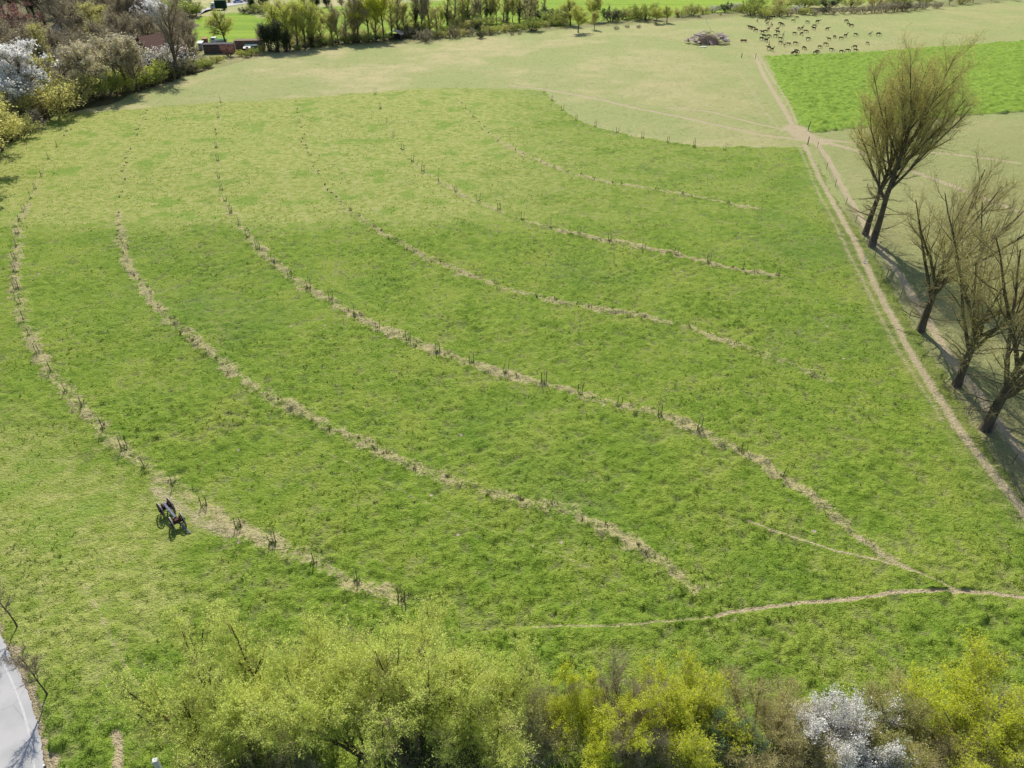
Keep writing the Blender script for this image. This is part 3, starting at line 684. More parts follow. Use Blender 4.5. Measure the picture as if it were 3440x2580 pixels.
hedge(2425, 2555, 3.8, .7, 107, [('leaf_blue', 33766, 0.101, .7)], 'twig_brown', 'bark', 'dark blue green evergreen bush in the gap beside the yellow shrub', lmin=.0)
hedge(2545, 2550, 4.3, 1.25, 108, [('leaf_brown', 20259, 0.055, .5), ('leaf_olive', 20259, 0.060, .5)], 'twig_olive', 'bark_pale', 'wide olive brown twiggy bush left of the white blossoming shrub', tw=9000, tilt=50, stems=16)
hedge(2660, 2470, 2.6, .7, 109, [('leaf_yellow', 14629, 0.071, .6)], 'twig_olive', 'bark_olive', 'small yellow shrub peeping out behind the olive brown bush')
hedge(2800, 2545, 4.6, .95, 110, [('blossom', 38268, 0.076, .8), ('leaf_olive', 6751, 0.060, .5)], 'twig_brown', 'bark', 'tall white blossoming blackthorn in the hedge', clump=.7, lmin=.05)
hedge(2880, 2572, 2.3, 1.25, 111, [('blossom', 24760, 0.071, .8)], 'twig_brown', 'bark', 'low spreading white blossoming blackthorn at the foot of the taller one', clump=.6, tilt=58, lmin=.05)
hedge(2930, 2505, 3.4, 1.0, 112, [('leaf_green', 13503, 0.081, .6), ('leaf_spring', 11254, 0.071, .6), ('leaf_brown', 6751, 0.060, .5)], 'twig_brown', 'bark', 'mixed green and brown bush behind the white blossom')
hedge(3060, 2530, 3.9, 1.25, 113, [('leaf_olive', 38268, 0.065, .5)], 'twig_olive', 'bark_pale', 'olive leafing bush with arching twigs left of the largest yellow shrub', tilt=52, tw=7000)
hedge(3250, 2520, 5.8, 1.1, 114, [('leaf_yellow', 54024, 0.086, .6)], 'twig_olive', 'bark_olive', 'largest bright yellow shrub at the right end of the hedge', tilt=44, stems=14)
hedge(3400, 2520, 3.2, 1.2, 115, [('leaf_brown', 13503, 0.060, .5), ('blossom_cream', 7876, 0.060, .7)], 'twig_grey', 'bark_pale', 'pale brown bramble bush at the right end behind the largest yellow shrub', tilt=56)
hedge(3160, 2590, 2.2, 1.3, 116, [('leaf_brown', 11254, 0.060, .5), ('leaf_spring', 6751, 0.060, .5)], 'twig_brown', 'bark', 'low brown undergrowth bush at the foot of the largest yellow shrub', tilt=58)
hedge(870, 2590, 2.2, 1.5, 117, [('leaf_green', 11254, 0.081, .6), ('leaf_olive', 6751, 0.071, .5)], 'twig_grey', 'bark_pale', 'low tangled grey bramble under the willows beside the white gate post', tilt=60)
hedge(1500, 2600, 2.4, 1.5, 118, [('leaf_green', 9004, 0.081, .6), ('leaf_dark', 6751, 0.081, .6)], 'twig_brown', 'bark', 'dark green undergrowth bush beneath the right willows', tilt=60)

# --- two young lane-side trees
for u, v, vt, sd, lab in ((60, 2108, 1985, 61, 'slim bare young tree on the verge at the upper bend of the lane'), (164, 2340, 2235, 62, 'slim bare young tree on the verge near the bottom of the lane')):
    x, y = G(u, v); h = 4.6
    d = PP(name='young_tree', H=h, l0=.95, r0=.052, n=(12, 5), start=(.3, .2), ang=(38, 35), len=(.38, .45), bark='bark', twig='twig_brown', tw_n=900, tw_l=.55, tw_r=.008, leaf=[('leaf_bud', 350, .05, .5)])
    pr = plant(sd, d); t = thing('young_tree', lab, 'tree', (x, y, gz(x, y)), 0.4, 1.0, 'young trees beside the lane')
    link('trunk', pr['wood'], t); link('crown', pr['crown'], t)

# --- prototypes for the distant woods
PR = {}
TB = dict(tw_r=.017, tw_sp=.5)
PR['bare'] = [plant(s, PP(name='bare_tree', H=16, l0=.62, r0=.30, n=(12, 7), start=(.22, .2), ang=(42, 36), len=(.62, .5), bark='bark', twig='twig_brown', tw_n=4200, tw_l=1.5, tw2_n=4000, tw2_l=.8, leaf=[('leaf_brown', 4500, .20, .5)], **TB)) for s in (201, 202, 203)]
PR['big'] = [plant(s, PP(name='bare_tree', H=22, l0=.75, r0=.5, n=(12, 8), start=(.25, .2), ang=(34, 34), len=(.62, .5), bark='bark', twig='twig_brown', tw_n=4200, tw_l=1.7, leaf=[('leaf_brown', 1500, .16, .5)], **TB)) for s in (204,)]
PR['olive'] = [plant(s, PP(name='olive_tree', H=14, l0=.6, r0=.24, n=(11, 7), start=(.28, .2), ang=(46, 38), len=(.62, .5), bark='bark', twig='twig_olive', tw_n=2600, tw_l=1.3, leaf=[('leaf_olive', 8500, .25, .7)], clump=1.6, **TB)) for s in (205, 206)]
PR['spring'] = [plant(s, PP(name='spring_tree', H=15, l0=.72, r0=.26, n=(15, 7), start=(.15, .2), ang=(38, 36), len=(.52, .5), bark='bark', twig='twig_olive', tw_n=2600, tw_l=1.3, leaf=[('leaf_spring', 6000, .24, .7)], clump=1.8, **TB)) for s in (207, 208)]
PR['round'] = [plant(s, PP(name='round_tree', H=11, l0=.55, r0=.22, n=(15, 7), start=(.38, .15), ang=(52, 40), len=(.72, .5), fall=(.35, .4), bark='bark', twig='twig_olive', tw_n=2600, tw_l=1.0, leaf=[('leaf_spring', 5200, .22, .7), ('leaf_olive', 3500, .2, .7)], clump=1.6, **TB)) for s in (231, 232)]
PR['yellow'] = [plant(s, PP(name='yellow_tree', H=15, l0=.68, r0=.22, n=(12, 7), start=(.35, .2), ang=(40, 36), len=(.5, .5), bark='bark', twig='twig_olive', tw_n=2200, tw_l=1.3, leaf=[('leaf_yellow', 9000, .24, .7)], clump=1.6, **TB)) for s in (209,)]
PR['slender'] = [plant(s, PP(name='slender_tree', H=17, l0=.88, r0=.27, n=(20, 5), start=(.14, .2), ang=(44, 40), len=(.27, .5), fall=(.35, .4), bark='bark', twig=tw, tw_n=1700, tw_l=1.3, leaf=[('leaf_olive', lf, .24, .65)], clump=1.6, **TB)) for s, lf, tw in ((210, 3600, 'twig_olive'), (211, 2000, 'twig_brown'), (212, 4600, 'twig_olive'))]
PR['slender_ivy'] = [plant(s, PP(name='ivy_tree', H=17, l0=.85, r0=.28, n=(18, 5), start=(.2, .2), ang=(42, 38), len=(.28, .5), fall=(.5, .4), bark='bark', twig='twig_brown', tw_n=1700, tw_l=1.3, ivy=.42, ivy_n=1800, ivy_r=.42, leaf=[('leaf_olive', 4500, .24, .65)], clump=1.6, **TB)) for s in (213,)]
PR['ivy'] = [plant(s, PP(name='ivy_tree', H=19, l0=.85, r0=.34, n=(14, 5), start=(.4, .2), ang=(36, 36), len=(.32, .5), bark='bark', twig='twig_brown', tw_n=1900, tw_l=1.4, ivy=.88, ivy_n=5200, ivy_r=.85, leaf=[('leaf_brown', 600, .16, .6)], **TB)) for s in (214, 215)]
PR['ivy_low'] = [plant(s, PP(name='ivy_tree', H=12, l0=.72, r0=.3, stems=3, tilt=10, foot=.8, n=(9, 5), start=(.35, .2), ang=(40, 36), len=(.4, .5), bark='bark', twig='twig_brown', tw_n=1500, tw_l=1.2, ivy=.92, ivy_n=6500, ivy_r=1.1, leaf=[('leaf_green', 900, .2, .6)], **TB)) for s in (216,)]
PR['white'] = [plant(s, PP(name='blossom_tree', H=12, l0=.66, r0=.22, n=(12, 7), start=(.22, .15), ang=(42, 38), len=(.55, .5), bark='bark', twig='twig_grey', tw_n=2600, tw_l=1.0, leaf=[('blossom', 12000, .22, .8)], clump=1.2, **TB)) for s in (217,)]
PR['cream'] = [plant(s, PP(name='blossom_tree', H=13, l0=.62, r0=.22, n=(10, 7), start=(.4, .15), ang=(50, 40), len=(.55, .5), bark='bark', twig='twig_brown', tw_n=2400, tw_l=1.1, leaf=[('blossom_cream', 7500, .21, .8), ('leaf_olive', 1800, .2, .6)], clump=1.3, **TB)) for s in (218, 219)]
def sh(s, leaf, twig, H=3.2, tilt=55, clump=.9): return plant(s, PP(name='shrub', H=H, l0=.95, r0=.06, stems=13, tilt=tilt, foot=.6, seg=(5, 4, 3), n=(6, 4), start=(.2, .2), ang=(32, 36), len=(.5, .5), bark='bark', twig=twig, tw_n=1700, tw_l=.6, tw_r=.012, leaf=leaf, clump=clump))
PR['s_olive'] = [sh(220, [('leaf_olive', 4200, .14, .7)], 'twig_olive'), sh(221, [('leaf_olive', 2600, .14, .7), ('leaf_green', 1600, .15, .7)], 'twig_olive')]
PR['s_green'] = [sh(222, [('leaf_green', 3400, .15, .7), ('leaf_spring', 2200, .14, .7)], 'twig_olive')]
PR['s_spring'] = [sh(223, [('leaf_spring', 4800, .14, .7)], 'twig_olive')]
PR['s_brown'] = [sh(224, [('leaf_brown', 1500, .11, .6)], 'twig_brown'), sh(225, [('leaf_brown', 1200, .11, .6)], 'twig_grey')]
PR['s_grey'] = [sh(226, [('leaf_brown', 1035, 0.135, .6)], 'twig_grey')]
PR['s_dark'] = [sh(227, [('leaf_dark', 3600, .18, .8), ('leaf_green', 900, .15, .7)], 'twig_brown')]
PR['s_red'] = [sh(228, [('leaf_red', 4200, .15, .7)], 'twig_brown', 4.0, 40)]
PR['s_white'] = [sh(229, [('blossom', 2400, .12, .8), ('leaf_olive', 1200, .12, .6)], 'twig_grey')]
for k in PR:
    for p in PR[k]: p['tree'] = not k.startswith('s_')
DESC = {'round': ('round_tree', 'round crowned pale green tree'), 'bare': ('bare_tree', 'bare brown twiggy tree'), 'big': ('bare_tree', 'largest bare tree'), 'olive': ('leafing_tree', 'olive spreading tree'),
 'spring': ('leafing_tree', 'fresh green leafing tree'), 'yellow': ('leafing_tree', 'yellow leafing tree'), 'slender': ('slender_tree', 'slender thin crowned tree'), 'slender_ivy': ('ivy_tree', 'slender ivy footed tree'),
 'ivy': ('ivy_tree', 'tall tree wrapped in dark ivy'), 'ivy_low': ('ivy_tree', 'broad dark ivy covered tree'), 'white': ('blossom_tree', 'white blossoming tree'), 'cream': ('blossom_tree', 'cream blossoming tree'),
 's_olive': ('shrub', 'olive shrub'), 's_green': ('shrub', 'green leafy shrub'), 's_spring': ('shrub', 'pale spring green shrub'), 's_brown': ('shrub', 'brown twiggy shrub'), 's_grey': ('shrub', 'round grey twiggy shrub'),
 's_dark': ('shrub', 'dark green shrub'), 's_red': ('shrub', 'reddish purple shrub'), 's_white': ('shrub', 'white flecked blossoming shrub')}
FOREST = []     # (u, v, vtop or None, kind, wide, region)
def F(region, rows):
    for r in rows: FOREST.append(r+((1.0,) if len(r) == 4 else ())+(region,))
F('in the left wood', [
 (74,400,140,'white',1.15),(-50,480,260,'olive',1.1),(10,508,300,'olive',1.0),(-30,560,330,'olive',1.2),(-90,560,300,'bare',1.2),(-45,565,255,'olive',1.3),(-75,640,300,'olive',1.3),(60,470,385,'s_olive',1.1),(190,385,262,'s_olive',1.3),(118,402,330,'s_brown',1.0),(140,400,300,'s_olive',1.0),
 (172,335,180,'olive',.9),(305,342,128,'cream',1.1),(255,300,160,'cream',.8),(262,345,255,'s_olive',1.2),(345,333,240,'s_green',1.0),(318,330,248,'s_spring',1.0),(430,309,95,'cream',1.25),(468,310,132,'bare',.8),(392,316,232,'s_spring',1.2),(450,300,245,'s_green',1.0),
 (520,287,200,'s_spring',1.2),(560,272,205,'s_dark',1.1),(500,292,225,'s_green',1.1),(602,262,-15,'big',1.05),(585,265,190,'s_dark',1.0),(640,245,205,'s_dark',1.0),(620,250,195,'s_brown',1.2),(655,238,200,'s_green',1.0),(690,222,196,'s_olive',1.1),(725,212,188,'s_olive',1.1),
 (66,82,-70,'ivy',1.0),(130,96,-60,'ivy',1.0),(152,84,-60,'ivy',1.0),(221,132,-45,'ivy',.9),(205,110,-50,'ivy',1.0),(237,134,-50,'bare',.7),(280,60,-60,'ivy_low',.6),
 (118,212,72,'bare',1.25),(40,225,90,'bare',1.2),(345,128,10,'olive',1.35),(285,190,80,'bare',1.0),(300,165,60,'bare',.9),(250,185,105,'s_brown',1.4),(225,215,140,'s_brown',1.4),(245,262,150,'bare',1.0),(200,262,170,'s_brown',1.4),
 (552,122,-15,'white',1.2),(480,115,-30,'bare',1.0),(430,110,-30,'bare',1.1),(395,95,-40,'bare',1.1),(330,70,-60,'bare',1.1),(270,80,-60,'bare',1.1),(200,60,-80,'bare',1.1),(100,50,-80,'bare',1.1),(20,60,-80,'bare',1.2),(20,120,20,'s_red',2.0),(10,170,60,'bare',1.2),
 (455,165,60,'bare',1.1),(505,160,40,'bare',1.0),(395,200,90,'bare',1.0),(350,230,130,'bare',1.0),(640,175,45,'bare',1.0),(625,150,25,'bare',.9),(655,200,110,'bare',.8),(545,240,150,'s_white',1.3),(500,235,175,'s_white',1.2),(610,60,0,'s_green',1.3),(650,55,12,'s_green',1.1),(10,300,180,'bare',1.1),(120,300,210,'s_brown',1.5),(60,330,230,'bare',1.0),
 (-60,330,110,'bare',1.2),(-90,420,200,'bare',1.2),(-70,230,60,'bare',1.2),(150,360,270,'s_olive',1.3),(225,355,285,'s_green',1.2),(100,440,375,'s_brown',1.2),(30,470,405,'s_olive',1.1)])
F('by the garden sheds', [(760,152,35,'round',1.15),(772,192,150,'s_red',1.0),(700,228,200,'s_green',1.0),(812,190,165,'s_spring',1.0),(830,194,172,'s_green',.8),(858,186,160,'s_green',1.0),(845,190,178,'s_dark',.5),(880,172,150,'s_olive',.8),(740,205,186,'s_spring',1.2)])
F('in the far tree line', [
 (890,168,80,'bare',.8),(908,172,72,'ivy_low',.75),(935,175,60,'ivy_low',.8),(962,174,100,'ivy_low',.7),(975,166,2,'spring',.9),(935,160,10,'spring',.9),(1027,163,-8,'spring',.9),(1000,158,0,'spring',.9),(1056,160,5,'spring',.85),(1048,160,90,'ivy_low',.5),(1085,150,20,'slender',1.0),
 (1118,152,30,'olive',.7),(1138,148,15,'bare',.8),(1160,142,35,'slender',1.0),(1206,142,-30,'bare',.8),(1240,136,-25,'yellow',.85),(1262,134,0,'slender',1.0),(1290,132,-30,'yellow',.85),(1318,128,-20,'slender',.9),(1338,122,-45,'slender',.9),(1396,112,-50,'slender_ivy',.8),(1418,112,-60,'bare',.6),(1446,108,-50,'slender',.9),
 (1480,104,10,'spring',.8),(1504,98,-20,'slender_ivy',.9),(1522,96,-25,'slender',1.1),(1550,92,-15,'spring',.8),(1570,90,-25,'slender_ivy',1.0),(1594,84,-20,'bare',.7),(1612,80,-25,'slender',1.0),(1634,80,-25,'slender_ivy',.9),(1650,76,-30,'slender_ivy',.9),(1668,76,-25,'olive',.7),(1690,74,-25,'slender',.9),(1704,72,-25,'slender_ivy',.9),
 (1722,74,-20,'olive',.7),(1744,74,-25,'slender_ivy',1.0),(1765,66,-20,'bare',.8),(1782,62,-25,'slender',1.1),(1800,62,-10,'olive',.7),(1825,62,-10,'slender_ivy',.8),(1775,95,-20,'slender',1.0),(1470,120,20,'slender',1.0),(1360,118,0,'olive',.7),(1190,140,40,'olive',.7)])
F('on the far pasture edge', [
 (1792,105,60,'s_green',1.0),(1428,140,96,'s_grey',1.1),(1615,130,98,'s_dark',.9),(1529,128,78,'s_brown',.6),(1100,152,122,'s_green',1.2),(1130,150,125,'s_dark',1.2),(1165,146,118,'s_green',1.2),(1195,144,115,'s_dark',1.1),(1225,143,112,'s_green',1.2),(1258,140,112,'s_dark',1.1),(1290,138,110,'s_green',1.2),(1362,128,100,'s_brown',1.2),(1390,126,98,'s_brown',1.2),
 (1460,128,100,'s_olive',1.3),(1490,126,100,'s_olive',1.3),(1515,126,104,'s_brown',1.2),(1550,122,96,'s_olive',1.3),(1580,120,92,'s_brown',1.2),(1640,116,86,'s_olive',1.3),(1670,112,84,'s_spring',1.3),(1700,106,80,'s_olive',1.3),(1730,104,78,'s_green',1.2),(1760,100,78,'s_spring',1.2),(1830,90,66,'s_olive',1.3),(1860,86,62,'s_green',1.2),(1890,84,60,'s_olive',1.3),
 (1720,120,106,'s_brown',.9),(1745,118,104,'s_brown',.9),(1650,120,106,'s_brown',.8),(1942,110,19,'round',1.0),(1916,86,-4,'round',1.15),(1988,72,-24,'round',1.0),(1997,99,33,'olive',.7),(2052,74,20,'s_dark',1.0),(2085,66,24,'s_olive',1.3),(2070,100,86,'s_brown',1.2),(2107,94,82,'s_brown',1.2),(2145,94,82,'s_brown',1.2),(2118,62,30,'s_spring',1.3),(2140,60,30,'s_brown',1.2),
 (2169,68,12,'s_green',1.1),(2203,80,26,'round',.9),(2240,78,19,'round',1.05),(2285,56,26,'s_olive',1.2),(2324,52,10,'s_olive',1.2),(2365,46,20,'s_olive',1.2),(2395,42,16,'s_white',1.1),(2436,42,6,'s_dark',.8),(2465,36,5,'s_white',1.1),(2490,42,14,'s_olive',1.2),(2525,52,4,'s_green',1.0),(2566,60,25,'s_spring',1.0),(2540,46,18,'s_brown',1.2),(2590,48,18,'s_olive',1.2),(2618,55,12,'s_olive',1.2),(2650,54,28,'s_brown',1.2),
 (2680,46,16,'s_white',1.1),(2705,50,22,'s_spring',1.2),(2735,52,26,'s_brown',1.2),(2767,48,20,'s_dark',1.0),(2795,50,26,'s_brown',1.3),(2830,48,22,'s_brown',1.3),(2865,46,20,'s_brown',1.3),(2900,45,18,'s_brown',1.3),(2935,44,14,'s_grey',1.3),(2970,42,6,'s_grey',1.3),(3005,40,0,'s_brown',1.3),(3035,38,2,'s_dark',1.0),(3068,36,4,'s_grey',1.2),(3100,32,6,'s_brown',1.2),(3145,29,3,'s_grey',1.1),
 (3188,18,-30,'bare',.8),(3230,14,-20,'s_olive',1.2),(3268,10,-40,'bare',.8),(3330,4,-40,'olive',.8),(3400,2,-40,'bare',.8),(2620,30,-10,'s_olive',1.4),(2700,28,-12,'s_green',1.4),(2780,28,-14,'s_dark',1.4),(2860,26,-14,'s_olive',1.4),(2940,24,-18,'s_olive',1.4),(3020,20,-20,'s_green',1.4),(3100,14,-20,'s_olive',1.4),(2540,24,-8,'s_green',1.3),
 (960,170,150,'s_brown',1.0),(1000,168,150,'s_green',1.0),(1030,164,148,'s_dark',1.0),(1065,160,142,'s_green',1.0),(2348,60,50,'s_brown',.7),(2420,52,43,'s_brown',.7)])
F('beyond the bright field', [(850,40,-10,'ivy_low',1.0),(820,46,22,'s_dark',1.0),(890,36,-20,'ivy_low',1.0),(868,44,10,'s_green',1.2),(770,8,-25,'ivy_low',1.0),(830,4,-25,'s_dark',1.4),(1060,28,-12,'ivy_low',1.3),(1100,24,-12,'ivy_low',1.2),(1020,26,-10,'ivy_low',1.1),(640,20,-30,'bare',1.0),(600,25,-25,'bare',1.0),(940,50,0,'s_olive',1.4),(1150,30,-10,'bare',.9)])
rgw = random.Random(8)
for k in range(38):
    u = rgw.uniform(-90, 640); e = np.interp(u, [-90, 0, 190, 360, 470, 640], [520, 440, 345, 300, 275, 215]); v = 55+(e-25-55)*rgw.random()**.8
    if 430 < u < 600 and 120 < v < 235: continue
    kd = rgw.choice(['bare', 'bare', 'bare', 'bare', 's_brown', 's_brown', 's_grey', 'slender_ivy'])
    x_, y_ = G(u, v); hh = rgw.uniform(9, 15) if not kd.startswith('s_') else rgw.uniform(3, 5.5)
    q = (CAM_H-hh)/y_; vt = 1290+FPX*(-(SP-CP*q)/(CP+SP*q)) if True else 0
    FOREST.append((u, v, vt, kd, rgw.uniform(1.0, 1.3), 'in the left wood'))
for k in range(40):
    u = rgw.uniform(905, 1900); e = np.interp(u, [905, 1120, 1400, 1640, 1800, 1900], [168, 148, 120, 92, 76, 72]); v = e-rgw.uniform(-6, 16)
    if 1285 < u < 1375: continue
    x_, y_ = G(u, v); hh = rgw.uniform(2.0, 4.2); q = (CAM_H-hh)/y_
    FOREST.append((u, v, 1290+FPX*(-(SP-CP*q)/(CP+SP*q)), rgw.choice(['s_green', 's_olive', 's_spring', 's_dark', 's_brown', 's_olive']), rgw.uniform(1.2, 1.7), 'in the far tree line'))
cnt = {}; rgf = random.Random(5)
for (u, v, vt, kind, wide, region) in sorted(FOREST, key=lambda r: r[0]):
    cnt.setdefault((kind, region), []).append((u, v, vt, wide))
for (kind, region), lst in cnt.items():
    nm, ds = DESC[kind]
    for i, (u, v, vt, wide) in enumerate(lst):
        x, y = G(u, v); h = max(ptop(y, vt), 1.0); protos = PR[kind]
        if len(lst) == 1: lab = ds+' '+region
        elif i == len(lst)-1: lab = '%s %s, the rightmost such' % (ds, region)
        else: lab = '%s %s, %s such from left' % (ds, region, ORD[i])
        wide *= {'slender': 1.5, 'slender_ivy': 1.45, 'spring': 1.2, 'yellow': 1.45, 'olive': 1.2, 'bare': 1.25}.get(kind, 1.15)
        place(protos[i % len(protos)], nm, lab, 'tree' if not kind.startswith('s_') else 'shrub', x, y, h, rgf.uniform(0, 6.28), wide*rgf.uniform(.92, 1.08), {'s': 'shrubs ', 't': 'trees '}['s' if kind.startswith('s_') else 't']+region)

# ------------------------------------------------------------------ stakes of the curved rows
M['stake'] = plain('stake_wood', (0.13, 0.11, 0.09, 1), (0.07, 0.058, 0.048, 1), 8)
M['stake_pale'] = plain('stake_wood_weathered', (0.22, 0.19, 0.155, 1), (0.12, 0.10, 0.085, 1), 8)
def stake_meshes():
    rg = np.random.RandomState(4); res = []
    for k in range(4):
        a = Acc(); h = .98+.07*k
        a.tube([(0, 0, -.2), (.01, 0, h*.5), (.03*(k-1), .01, h)], [.034, .032, .029], 6, 0)
        b = Acc(); b.tube([(0, 0, 0), (.03, .01, .5), (-.02, .03, 1.0), (.05, .02, 1.25), (.10, .05, 1.45)], [.018, .016, .012, .009, .005], 4, 0)
        P_ = np.array([(.03, .01, .5), (-.02, .03, 1.0), (.05, .02, 1.25), (.10, .05, 1.45)])
        s, e = sprout(rg, P_[:-1], P_[1:], 22, .35, .2, .6); add_twigs(b, rg, s, e, .008, 0)
        g = Acc(); X = rg.normal(0, .14, 24); Y = rg.normal(0, .14, 24); hh = rg.uniform(.12, .28, 24)
        an = rg.rand(24)*6.28; v = []
        for q in range(24):
            px, py = -math.sin(an[q])*.05, math.cos(an[q])*.05
            v += [(X[q]-px, Y[q]-py, 0), (X[q]+px, Y[q]+py, 0), (X[q]+math.cos(an[q])*.12, Y[q]+math.sin(an[q])*.12, hh[q])]
        g.add(v, np.arange(72).reshape(-1, 3), 0)
        res.append((a.mesh('stake', M['stake'] if k % 2 else M['stake_pale'], True), b.mesh('sapling_stem', M['twig_brown']), g.mesh('grass_tuft', M['leaf_green'])))
    return res
ST = stake_meshes()
STK = [('R1', 31, 'outer row passing the wagon', 1), ('R3', 29, 'long middle row', 2), ('R5', 20, 'short inner row', 2), ('R7', 10, 'row bordering the pale pasture', 2)]
rgs = random.Random(9)
for key, nmax, where, per in STK:
    pts = ROWS[key][:nmax] if key != 'R1' else ROWS[key][1:]
    near = sorted(range(len(pts)), key=lambda i: -pts[i][1])
    for rank, i in enumerate(near):
        x, y = O(*pts[i]); x += rgs.uniform(-.1, .1)
        two = per == 2 and rgs.random() < .75 or per == 1 and rgs.random() < .45
        lab = '%s, %s from the near end of the %s' % ('pair of thin stakes' if two else 'single dark stake', ORD[rank], where)
        t = thing('tree_stake', lab, 'stake', (x, y, gz(x, y)), rgs.uniform(-.5, .5), rgs.uniform(.92, 1.08), 'tree stakes of the %s' % where)
        a, b, g = ST[rgs.randrange(4)]
        s1 = link('stake', a, t); s1.location = (-.22 if two else 0, 0, 0); s1.rotation_euler = (rgs.uniform(-.05, .05), rgs.uniform(-.06, .06), 0)
        if two:
            s2 = link('stake', ST[rgs.randrange(4)][0], t); s2.location = (.22, .03, 0); s2.rotation_euler = (rgs.uniform(-.05, .05), rgs.uniform(-.04, .09), 0)
        s4 = link('grass_tuft', g, t); s4.rotation_euler = (0, 0, rgs.uniform(0, 6))
        if rgs.random() < .4: continue
        s3 = link('sapling_stem', b, t); s3.location = (.03, .02, 0); s3.rotation_euler = (0, 0, rgs.uniform(0, 6))

# ------------------------------------------------------------------ old farm wagon
def build_wagon():
    iron = plain('wagon_iron', (0.035, 0.032, 0.034, 1), (0.06, 0.04, 0.035, 1), 9, .55, .3)
    wood = plain('wagon_wood', (0.045, 0.036, 0.034, 1), (0.09, 0.055, 0.05, 1), 5)
    red = plain('wagon_red_paint', (0.12, 0.05, 0.045, 1), (0.06, 0.035, 0.03, 1), 9)
    grey = plain('wagon_beam', (0.17, 0.19, 0.23, 1), (0.10, 0.11, 0.14, 1), 6)
    tyre = plain('wagon_tyre', (0.34, 0.31, 0.28, 1), (0.2, 0.18, 0.16, 1), 6, .6)
    px = lambda a, b: (500+a/10.37, 1660+b/10.37)
    hz = .5
    rl, rr_, fl, fr = [np.array(G(*px(*p), hz)) for p in ((440, 640), (800, 430), (880, 1110), (1155, 885))]
    rc = (rl+rr_)/2; fc = (fl+fr)/2
    c = (rc+fc)/2; ax = fc-rc; yaw = math.atan2(ax[1], ax[0]); wb = np.linalg.norm(ax)
    tw = (np.linalg.norm(rr_-rl)+np.linalg.norm(fr-fl))/2
    t = thing('farm_wagon', 'old wooden farm wagon chassis with four spoked wheels on bare ground in the meadow', 'wagon', (c[0], c[1], .02), yaw)
    def wheel(R, name='wheel'):
        rim = Acc(); n = 28
        for i in range(n):
            a0, a1 = 2*math.pi*i/n, 2*math.pi*(i+1)/n
            v = []
            for a in (a0, a1):
                for r in (R, R-.075):
                    for w in (-.045, .045): v.append((r*math.cos(a), w, r*math.sin(a)))
            rim.add(v, [(0, 4, 5, 1)], 1); rim.add(v, [(2, 3, 7, 6), (0, 2, 6, 4), (1, 5, 7, 3)], 0)
        rim.tube([(0, -.16, 0), (0, -.08, 0), (0, .08, 0), (0, .16, 0)], [.06, .10, .10, .06], 12, 0)
        for i in range(12):
            a = 2*math.pi*i/12; rim.tube([(.08*math.cos(a), 0, .08*math.sin(a)), ((R-.03)*math.cos(a), 0, (R-.03)*math.sin(a))], [.032, .024], 5, 0)
        return rim.mesh('wheel', [wood, tyre])
    wr, wf = wheel(.66), wheel(.60)
    for bx, R, me, steer in ((-wb/2, .66, wr, 0.0), (wb/2, .60, wf, -.10)):
        for s in (-1, 1):
            o = link('wheel', me, t); o.location = (bx+s*tw/2*-math.sin(steer), s*tw/2*math.cos(steer), R); o.rotation_euler = (0, s*.3, steer)
    a = Acc(); a.box((-wb/2, 0, .66), (.17, tw-.1, .18)); a.box((-wb/2, 0, .82), (.20, tw*.72, .14)); link('rear_axle', a.mesh('rear_axle', wood), t)
    a = Acc(); a.box((0, 0, 0), (.16, tw-.1, .16)); a.box((0, 0, .17), (.20, tw*.66, .14)); o = link('front_axle', a.mesh('front_axle', wood), t); o.location = (wb/2, 0, .60); o.rotation_euler = (0, 0, -.10)
    a = Acc(); a.box((-wb*.10, 0, .97), (wb*1.05, .17, .14), 0, 0, 0, .02); link('centre_beam', a.mesh('centre_beam', grey), t)
    a = Acc()
    for s in (-1, 1): a.tube([(-wb*.08+wb*.42, s*.05, .80), (wb/2, s*.38, .62)], .035, 5)
    for s in (-1, 1): a.tube([(-wb*.15, s*.05, .80), (-wb/2, s*.42, .66)], .03, 5)
    link('brace', a.mesh('brace', wood), t)
    a = Acc()
    for bx, z in ((-wb/2, .93), (wb/2, .82)):
        a.box((bx+.02, 0, z+.03), (.24, tw*.62, .10))
        for s in (-1, 1): a.box((bx+.02, s*tw*.28, z+.18), (.11, .10, .22))
        link('bolster', a.mesh('bolster', red), t); a = Acc()
    d1 = np.array(G(*px(1440, 1370), .12)); d0 = np.array(G(*px(1120, 1030), .5)); ca, sa = math.cos(-yaw), math.sin(-yaw)
    loc = lambda p: ((p-c)[0]*ca-(p-c)[1]*sa, (p-c)[0]*sa+(p-c)[1]*ca)
    a = Acc(); p0, p1 = loc(d0), loc(d1)
    a.tube([(wb/2, 0, .5), (p0[0], p0[1], .45), (p1[0], p1[1], .12)], [.075, .07, .06], 6); a.tube([(p1[0]-.1, p1[1]-.12, .13), (p1[0], p1[1], .12), (p1[0]+.05, p1[1]+.1, .13)], .025, 5)
    link('drawbar', a.mesh('drawbar', grey), t)
build_wagon()

